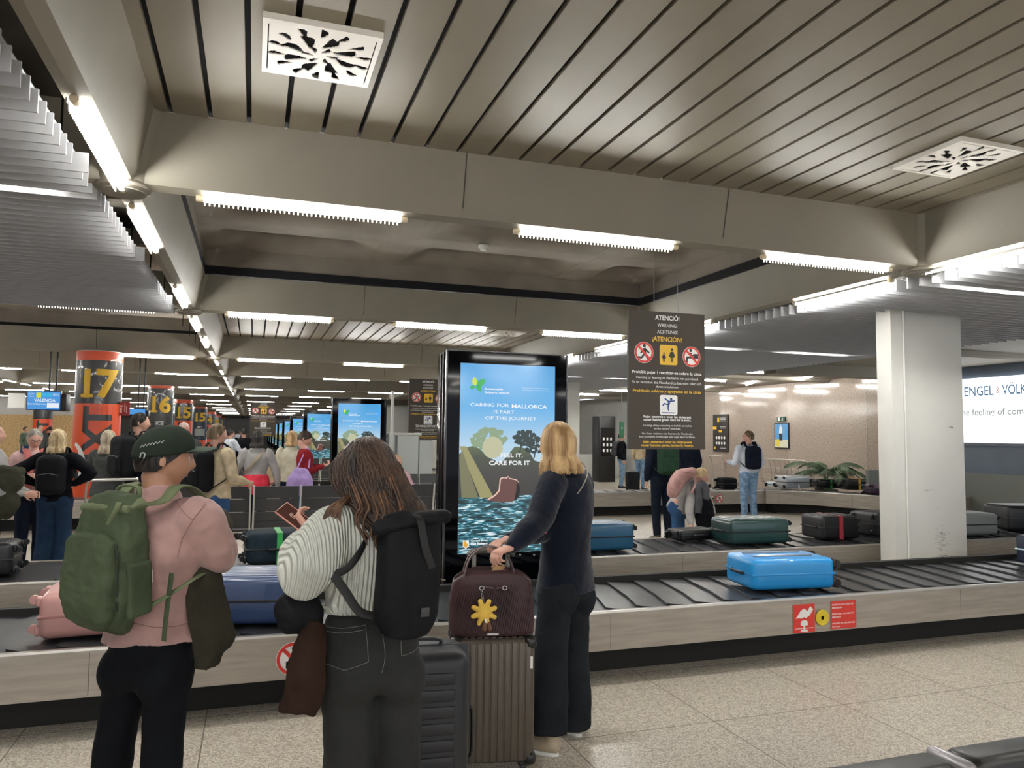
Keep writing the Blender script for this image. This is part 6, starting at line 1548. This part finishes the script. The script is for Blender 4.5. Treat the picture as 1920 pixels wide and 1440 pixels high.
m.build('cuff_button', M_chrome, nav)
m = MB(); m.ell(tuple(inv @ WY(1022, 997, 3.665)), (.016, .006, .011), 12, 8); m.build('pink_patch', mat('patch_pink', '#cf5b74', .6), nav)
m = MB(); m.ell(tuple(inv @ WY(922, 1028, 3.425)), (.004, .003, .002), 8, 6); m.build('finger_ring', mat('gold', '#c9a24a', .3, 1), nav)
cb_ = thing('crossbody_strap', 'thin pale chain strap across the back of the woman in navy', 'bag strap', tuple(WY(1098, 890, 3.8)))
iv = Matrix.Translation(-cb_.location); m = MB(); m.tube(cat([iv @ WY(*p) for p in ((1080, 862, 3.83), (1096, 872, 3.80), (1101, 890, 3.76), (1092, 912, 3.70), (1082, 926, 3.68))], 6), .0035, 6); m.build('chain', mat('strap_pale', '#a9a69c', .4, .6), cb_)
# ================================================================== PEOPLE FARTHER BACK
def at_px(px, Y): v = WY(px, 850, Y); return (v.x, Y, 0)
J_blk = cloth('cloth_black', '#101218'); J_jean = cloth('jeans_blue', '#24364f'); J_jean2 = cloth('jeans_mid', '#35557d'); J_jeanl = cloth('jeans_light', '#7896b4', noise_amt=.35, nscale=14); J_beige = cloth('wool_beige', '#c3b294', nscale=14)
J_lg = cloth('cloth_light_grey', '#9d9b99'); J_dg = cloth('cloth_dark_grey', '#4a4d4c'); J_red = cloth('wool_red', '#7d1d24'); J_pk = cloth('blouse_pink', '#cfaaa6'); J_sh = cloth('shirt_white', '#cdd4e0'); J_nvy = cloth('cloth_navy', '#171d2b'); J_ol = cloth('cloth_olive', '#3f4034')
W_sh = mat('shoe_white', '#d9d5cf', .5); B_sh = mat('shoe_dark', ''); Br_sh = mat('shoe_brown', '#4b4238', .6)
# hands on hips
p, Jp, _ = person('blonde woman in a black top and blue jeans with hands on hips, left', at_px(108, 9.2), R(176), 1.60, SKIN, {'kind': 'long', 'm': H_pale, 'ln': .085, 'n': 200}, dict(m=J_blk, bulk=1.12, hem=-.3), dict(m=J_jean, bulk=1.1, flare=1.7, name='jeans'), W_sh,
  dict(elL=(.37, .13, 1.15), wrL=(.17, -.0, 1.02), elR=(-.37, .13, 1.15), wrR=(-.17, -.0, 1.02)), fem=1)
rucksack('black backpack on the blonde woman with hands on hips', p, Jp, K_blk, .28, .42, .15)
p, Jp, Mh = person('grey-haired woman in glasses and a pink striped blouse, facing the camera at the left', at_px(64, 9.75), R(22), 1.60, SKINp, {'kind': 'short', 'm': H_grey, 'n': 260}, dict(m=J_pk, bulk=1.1, hem=-.2, name='blouse'), dict(m=J_nvy, bulk=1.1, flare=1.1, short=.9), W_sh,
  dict(elL=(.24, .02, 1.03), wrL=(.02, -.18, 1.08), elR=(-.24, .02, 1.03), wrR=(-.04, -.2, 1.05)), fem=1, face=True, hp=18)
m = MB()
for s in (-1, 1): m.tube([Mh @ Vector((s*.031+.02*math.cos(q*.52), -.104, .006+.016*math.sin(q*.52))) for q in range(13)], .0018, 5, (0, 1, 0)); m.tube([Mh @ Vector((s*.052, -.1, .008)), Mh @ Vector((s*.078, 0, .01))], .0018, 5, (0, 0, 1))
m.tube([Mh @ Vector((-.011, -.106, .008)), Mh @ Vector((.011, -.106, .008))], .0018, 5, (0, 0, 1)); m.build('glasses', M_dk, p)
q = thing('scarf', 'pink scarf and white shawl over the shoulder of the grey-haired woman', 'scarf', tuple(at_px(64, 9.75))); q.matrix_basis = PM(p)
m = MB(); m.tube(cat([(.09, -.02, 1.38), (.06, -.11, 1.30), (.03, -.16, 1.12), (.04, -.17, .95)], 4), (.035, .015), 8); m.tube(cat([(-.09, -.02, 1.38), (-.07, -.12, 1.30), (-.06, -.17, 1.1), (-.07, -.17, .9)], 4), (.035, .015), 8); m.build('cloth', cloth('scarf_pink', '#b76a66'), q)
# far left
p, Jp, _ = person('person in grey cut off by the left edge, holding an olive coat', (WY(-14, 850, 8.6).x, 8.6, 0), R(95), 1.66, SKINp, {'kind': 'short', 'm': H_dark, 'n': 200}, dict(m=J_lg, bulk=1.15, hem=-.2), dict(m=J_blk, bulk=1.0), B_sh, dict(elR=(-.24, -.08, 1.02), wrR=(-.14, -.30, .98), elL=(.24, -.08, 1.02), wrL=(.1, -.32, .97)))
q = thing('coat', 'olive coat carried by the person at the left edge', 'coat', tuple(WY(18, 940, 8.45))); m = MB(); m.ell((-.05, 0, .2), (.17, .13, .15), 18, 12); m.ell((-.06, .02, .02), (.15, .12, .2), 18, 12); m.ell((.02, 0, .28), (.1, .1, .06), 16, 10); o = m.build('cloth', J_ol, q, 180); remesh(o, .012, 4, .05, .13)
# grey coat woman by the column
p, Jp, _ = person('grey-blonde woman in a grey coat beside column 17, seen from behind', at_px(203, 10.6), R(165), 1.60, SKIN, {'kind': 'long', 'm': H_gb, 'ln': .13, 'n': 200}, dict(m=J_dg, bulk=1.2, hem=-.75, flare=.1, name='coat'), dict(m=J_jean2, bulk=1.05, name='jeans'), W_sh, dict(elR=(.0, .0, 0), ) and dict(elL=(.27, -.12, 1.1), wrL=(.34, -.38, 1.0)), fem=1)
p, Jp, _ = person('tall dark-haired man in black turning right, behind the cap man', at_px(262, 10.2), R(128), 1.82, SKIN, {'kind': 'short', 'm': H_dark, 'n': 300}, dict(m=J_blk, bulk=1.12, hem=-.3), dict(m=cloth('trouser_khaki', '#7d7460'), bulk=1.0), B_sh, hy=-18, face=True)
rucksack('large black backpack on the tall dark-haired man', p, Jp, K_blk, .32, .52, .2)
p, Jp, _ = person('fair-haired man in a cream fleece and jeans, just right of the green cap', at_px(408, 8.75), R(128), 1.68, SKINp, {'kind': 'short', 'm': H_ash, 'n': 300}, dict(m=J_beige, bulk=1.14, hem=-.25, disp=.014, name='fleece'), dict(m=J_jean2, bulk=1.05, name='jeans'), B_sh, dict(elR=(-.26, -.02, 1.10), wrR=(-.2, -.25, 1.05)), hy=-8, face=True)
rucksack('round black backpack on the man in the cream fleece', p, Jp, K_blk, .30, .46, .2)
p, Jp, _ = person('dark-haired woman in a light grey hooded top, standing beyond the bench', at_px(481, 11.2), R(180), 1.62, SKIN, {'kind': 'long', 'm': H_dark, 'ln': .07, 'n': 200}, dict(m=J_lg, bulk=1.1, hem=.2, hood=1, name='hooded_top'), dict(m=J_nvy), W_sh, dict(elL=(.27, .0, 1.05), wrL=(.3, -.02, .82), elR=(-.27, 0, 1.05), wrR=(-.3, -.02, .82)), fem=1)
m = MB(); SPx = Jp['pel']; m.tube([SPx+Vector((0, 0, .11)), SPx+Vector((0, .01, 0)), SPx+Vector((0, .02, -.16))], [(.17, .13), (.19, .15), (.2, .15)], 24); m.tube(cat([(-.15, -.11, SPx.z+.05), (0, -.17, SPx.z+.04), (.15, -.11, SPx.z+.05)], 4), .025, 8)
q = thing('jacket', 'coral red jacket tied round the waist of the dark-haired woman in the grey hooded top', 'jacket'); q.matrix_basis = PM(p); o = m.build('cloth', cloth('jacket_coral', '#d63c4f'), q, 180); remesh(o, .012, 3, .012, .1)
q = thing('crossbody_bag_strap', 'beige strap across the back of the dark-haired woman in the grey hooded top', 'bag strap'); q.matrix_basis = PM(p); m = MB(); m.tube(cat([(-.1, .06, 1.37), (-.02, .125, 1.25), (.08, .135, 1.12), (.15, .10, 1.03)], 4), (.022, .006), 8, (1, 0, 0)); m.build('webbing', cloth('strap_beige', '#9a8d7c'), q)
p, Jp, _ = person('young person in a dark red sweater looking down at a phone', at_px(572, 10.9), R(98), 1.62, SKINp, {'kind': 'short', 'm': H_brown, 'n': 300}, dict(m=J_red, bulk=1.02, hem=-.2), dict(m=J_jean2, bulk=1.0, name='jeans'), W_sh, dict(elR=(-.2, -.02, 1.08), wrR=(-.08, -.24, 1.14), elL=(.2, -.02, 1.08), wrL=(.08, -.24, 1.14)), hp=30, fem=1, face=True, hands=({'n': (0, 0, 1), 'curl': .5}, {'n': (0, 0, 1), 'curl': .5}))
q = thing('phone', 'dark phone held by the person in the dark red sweater', 'phone'); q.matrix_basis = PM(p) @ Matrix.Translation((0, -.34, 1.17)) @ Matrix.Rotation(R(20), 4, 'X'); MB().rbox((0, 0, 0), (.07, .14, .009), .003, 2).build('case', M_black, q)
q = thing('tote_bag', 'lilac cloth tote on the shoulder of the person in the dark red sweater', 'bag'); q.matrix_basis = PM(p)
m = MB(); m.tube([(-.27, .10, 1.10), (-.28, .11, .98), (-.275, .12, .84), (-.26, .12, .76)], [(.03, .10), (.05, .17), (.05, .19), (.02, .14)], 20, (1, 0, 0), rnd=True); o = m.build('pouch', cloth('tote_lilac', '#a890c4'), q, 180); remesh(o, .01, 3, .014, .1)
m = MB(); m.tube(cat([(-.26, .0, 1.12), (-.21, -.02, 1.28), (-.14, .0, 1.40), (-.19, .06, 1.3), (-.26, .16, 1.1)], 5), (.01, .004), 6, (0, 1, 0)); m.build('handle', MATS['tote_lilac'], q)
p, Jp, _ = person('curly blonde woman in a cream jacket, half hidden behind the person in red', at_px(547, 12.0), R(170), 1.62, SKIN, {'kind': 'long', 'm': H_blond, 'ln': .06, 'wave': .014, 'n': 240, 'thick': 1.4}, dict(m=cloth('jacket_cream', '#c2bda9'), bulk=1.2, hem=-.3, name='coat', hood=1), dict(m=J_nvy), W_sh, fem=1)
def seated(label, px, Y, rz_, h, seat_z=.44, **k):
    kk = h/1.75; pel = (0, 0, seat_z+.10)
    J = dict(pel=pel, kn=0); J.pop('kn'); J.update(hipL=(.1, -.02, seat_z+.09), hipR=(-.1, -.02, seat_z+.09), knL=(.12, -.43*kk, seat_z+.08), knR=(-.12, -.43*kk, seat_z+.08), anL=(.12, -.46*kk, .09), anR=(-.12, -.46*kk, .09),
      elL=(.24, -.06, seat_z+.32), wrL=(.1, -.25, seat_z+.22), elR=(-.24, -.06, seat_z+.32), wrR=(-.1, -.25, seat_z+.22))
    return person(label, at_px(px, Y), rz_, h, J=J, **k)
seated('seated blonde woman in a pale pink top facing the camera, above the brown-haired woman\'s shoulder', 744, 11.75, R(12), 1.62, .44, skin=SKINp, hair={'kind': 'long', 'm': H_pale, 'ln': .03, 'n': 200, 'span': 2.2}, top=dict(m=cloth('top_pale_pink', '#d9b3bf'), bulk=1.05, hem=0), bottom=dict(m=J_jean2, name='jeans'), shoes=W_sh, face=True, fem=1, hp=12)
seated('small seated person with a dark beanie and a beige coat, between the two standing women', 511, 15.5, R(-15), 1.6, .44, skin=SKINp, hair={'kind': 'short', 'm': H_dark, 'n': 120}, top=dict(m=J_beige, bulk=1.15, hem=0, name='coat'), bottom=dict(m=J_nvy), shoes=B_sh, hp=20)
q = thing('folded_jacket', 'blue-grey jacket lying on the seats beside the seated blonde woman', 'jacket', (2.55, 11.72, .445)); m = MB(); m.ell((0, 0, .06), (.3, .13, .06), 18, 10); m.ell((.22, 0, .05), (.2, .09, .045), 18, 10); o = m.build('cloth', cloth('jacket_blue_grey', '#2f4a5c'), q, 180); remesh(o, .012, 3, .02, .1)
person('man in a pale pink cap, only his head showing above the green cap', at_px(343, 12.4), R(15), 1.74, SKIN, {'kind': 'short', 'm': hairmat('cap_pale_pink', '#d8bdb4', '#c9aaa0'), 'n': 10}, dict(m=J_dg, bulk=1.1), dict(m=J_nvy), B_sh, hp=15)
# right side
p, Jp, _ = person('man in a dark jacket and light jeans in the white passage beyond the carousels', at_px(1166, 21.0), R(60), 1.70, SKIN, {'kind': 'short', 'm': H_dark, 'n': 200}, dict(m=J_blk, bulk=1.22, hem=-.3, name='jacket'), dict(m=J_jeanl, bulk=1.05, name='jeans'), B_sh, hy=-5, face=True)
rucksack('grey backpack on the man in the dark jacket', p, Jp, cloth('bag_grey', '#4b4d52'), .32, .48, .18)
person('person in a cream jumper half hidden behind the warning sign, holding a small dark suitcase', at_px(1201, 20.2), R(120), 1.70, SKIN, {'kind': 'short', 'm': H_ash, 'n': 120}, dict(m=J_beige, bulk=1.1, hem=-.3, name='jumper'), dict(m=J_jeanl, name='jeans'), B_sh)
v = WY(1186, 900, 19.9); suitcase('small navy upright suitcase between the two men in the passage', (v.x, 19.9, 0), R(5), (.38, .25, .52), C_blks, 'up', 1)
p, Jp, _ = person('man in dark clothes with a green backpack, head hidden behind the warning sign', at_px(1241, 10.4), R(178), 1.78, SKIN, {'kind': 'short', 'm': H_dark, 'n': 120}, dict(m=J_nvy, bulk=1.12, hem=-.35, name='jacket'), dict(m=cloth('trouser_navy', '#151d2a'), bulk=1.05), Br_sh)
rucksack('dark green backpack worn by the man behind the warning sign', p, Jp, K_dgreen, .34, .5, .18)
person('person in a navy quilted jacket behind the bending woman, under the warning sign', at_px(1287, 13.0), R(175), 1.72, SKIN, {'kind': 'short', 'm': H_dark, 'n': 120}, dict(m=J_nvy, bulk=1.3, hem=-.2, name='jacket', disp=.02), dict(m=J_blk), B_sh)
# bending woman: spine leans to the right and forward
px_, Yb = 1278, 9.25; F4 = frame(at_px(px_, Yb), R(75))
Jb = dict(pel=F4(1272, 945, 9.3), wst=F4(1283, 922, 9.3), chs=F4(1297, 908, 9.25), nb=F4(1310, 900, 9.2), hd=F4(1316, 897, 9.15), hipL=F4(1270, 950, 9.4), hipR=F4(1268, 950, 9.22), knL=F4(1276, 985, 9.42), knR=F4(1268, 985, 9.25), anL=F4(1272, 1025, 9.45), anR=F4(1262, 1028, 9.25),
  shR=F4(1300, 918, 9.1), elR=F4(1292, 955, 8.95), wrR=F4(1296, 985, 8.8), shL=F4(1318, 912, 9.3), elL=F4(1330, 945, 9.2), wrL=F4(1338, 965, 9.0))
Jb['hd'] = F4(1314, 893, 9.12)
p, Jp, Mh = person('blonde woman in a light grey jacket bending over the second belt', at_px(px_, Yb), R(75), 1.66, SKINp, {'kind': 'short', 'm': H_pale, 'n': 260}, dict(m=J_lg, bulk=1.15, hem=-.5, name='jacket', disp=.015), dict(m=J_jean2, bulk=1.02, name='jeans', waist=1.1), W_sh, Jb, hp=20, hy=-5, fem=1, face=True)
q = thing('scarf', 'dark grey scarf hanging from the neck of the bending woman', 'scarf', tuple(WY(1312, 960, 9.0))); iv = Matrix.Translation(-q.location)
m = MB(); m.tube(cat([iv @ WY(*a) for a in ((1300, 902, 9.05), (1308, 915, 8.98), (1310, 935, 8.95), (1308, 962, 8.95))], 4), (.06, .03), 10); m.tube(cat([iv @ WY(*a) for a in ((1312, 905, 9.0), (1322, 915, 9.0), (1324, 935, 8.98), (1326, 950, 8.98))], 4), (.06, .03), 10); o = m.build('cloth', cloth('scarf_grey', '#5a5a5e'), q, 180); remesh(o, .01, 4, .02, .08)
q = thing('backpack', 'pink rucksack on the back of the bending woman', 'backpack'); q.matrix_basis = Matrix.Translation(WY(1268, 922, 9.12)); iv = q.matrix_basis.inverted()
m = MB(); m.tube([iv @ WY(*a) for a in ((1262, 925, 9.12), (1268, 908, 9.12), (1278, 893, 9.12), (1296, 885, 9.12))], [(.07, .09), (.10, .10), (.10, .10), (.07, .08)], 20, (0, 0, 1), sq=.7, rnd=True, k=2); o = m.build('main_bag', K_pinkb, q, 180); remesh(o, .01, 3, .03, .1)
m = MB(); m.tube(cat([iv @ WY(*a) for a in ((1284, 884, 8.98), (1298, 888, 8.95), (1304, 905, 8.95), (1296, 925, 8.98))], 4), (.03, .008), 8, (0, 1, 0)); m.build('shoulder_strap', K_pinkb, q)
q = thing('jacket', 'black jacket hanging from the arm of the bending woman', 'jacket', tuple(WY(1322, 985, 9.0))); iv = Matrix.Translation(-q.location)
m = MB(); m.tube([iv @ WY(*a) for a in ((1322, 942, 9.0), (1322, 965, 9.0), (1324, 992, 9.0))], [(.10, .07), (.15, .09), (.13, .08)], 16, rnd=True); o = m.build('cloth', J_blk, q, 180); remesh(o, .012, 3, .04, .1)
suitcase('flat black case with a green and white tag by the hand of the bending woman', (4.75, 7.55, BZ), R(5), (.3, .12, .5), C_blk, 'flat', 1, r=.04)
p, Jp, Mh = person('man in a white shirt and faded jeans turning left in front of the far carousel', at_px(1403, 12.2), R(172), 1.73, SKINp, {'kind': 'short', 'm': H_ash, 'n': 260}, dict(m=J_sh, bulk=1.12, hem=-.15, name='shirt'), dict(m=J_jeanl, bulk=1.05, name='jeans'), B_sh, dict(elL=(.26, -.04, 1.12), wrL=(.3, -.26, 1.14), elR=(-.26, .02, 1.12), wrR=(-.22, -.1, .95)), hy=65, face=True)
rucksack('dark navy backpack on the man in the white shirt', p, Jp, cloth('bag_navy', '#141a28'), .31, .44, .16)
m = MB()
for s in (-1, 1): m.tube([Mh @ Vector((s*.031+.019*math.cos(q_*.6), -.105, .006+.014*math.sin(q_*.6))) for q_ in range(11)], .002, 5, (0, 1, 0)); m.tube([Mh @ Vector((s*.05, -.1, .01)), Mh @ Vector((s*.08, 0, .01))], .002, 5, (0, 0, 1))
m.build('glasses', M_dk, p)
# far away
person('far figure in a green top and jeans striding in front of the plywood wall', at_px(46, 38), R(70), 1.72, SKIN, {'kind': 'short', 'm': H_dark, 'n': 40}, dict(m=cloth('top_sage', '#5d6b5c'), bulk=1.1), dict(m=J_jean2, bulk=1), B_sh, dict(knL=(.1, -.2, .5), anL=(.1, .0, .1), knR=(-.1, .1, .48), anR=(-.1, .35, .2)), lowpoly=True)
person('far figure in a white blouse pushing a trolley, right of the fair-haired man', at_px(432, 21.5), R(120), 1.66, SKIN, {'kind': 'short', 'm': H_dark, 'n': 40}, dict(m=J_sh, bulk=1.1), dict(m=J_blk), B_sh, dict(elR=(-.22, -.15, 1.1), wrR=(-.2, -.4, 1.05)), lowpoly=True)
person('far dark-clothed figure beside the one in the white blouse', at_px(455, 22), R(200), 1.7, SKIN, {'kind': 'short', 'm': H_dark, 'n': 40}, dict(m=J_blk, bulk=1.2), dict(m=J_blk), B_sh, lowpoly=True)
person('far figure in a dark jacket with raised arms near the small orange column', at_px(92, 36), R(170), 1.74, SKIN, {'kind': 'short', 'm': H_dark, 'n': 40}, dict(m=J_blk, bulk=1.1), dict(m=J_nvy), B_sh, dict(elL=(.35, 0, 1.45), wrL=(.5, -.05, 1.6)), lowpoly=True)
person('far white-haired figure at the foot of the small orange column', at_px(74, 33), R(30), 1.76, SKIN, {'kind': 'short', 'm': H_grey, 'n': 40}, dict(m=J_dg, bulk=1.1), dict(m=J_nvy), B_sh, lowpoly=True)
for px2, Y2, mm, hm, l in ((445, 48, J_sh, H_dark, 'tiny far figure in white near the end of the hall'), (452, 52, J_red, H_ash, 'tiny far figure in red near the end of the hall'), (458, 45, J_dg, H_dark, 'tiny far figure in grey near the end of the hall')):
    person(l, at_px(px2, Y2), R(180), 1.7, SKIN, {'kind': 'short', 'm': hm, 'n': 20}, dict(m=mm), dict(m=J_nvy), B_sh, lowpoly=True)
for o in bpy.data.objects:
    if '_k' in o: del o['_k']
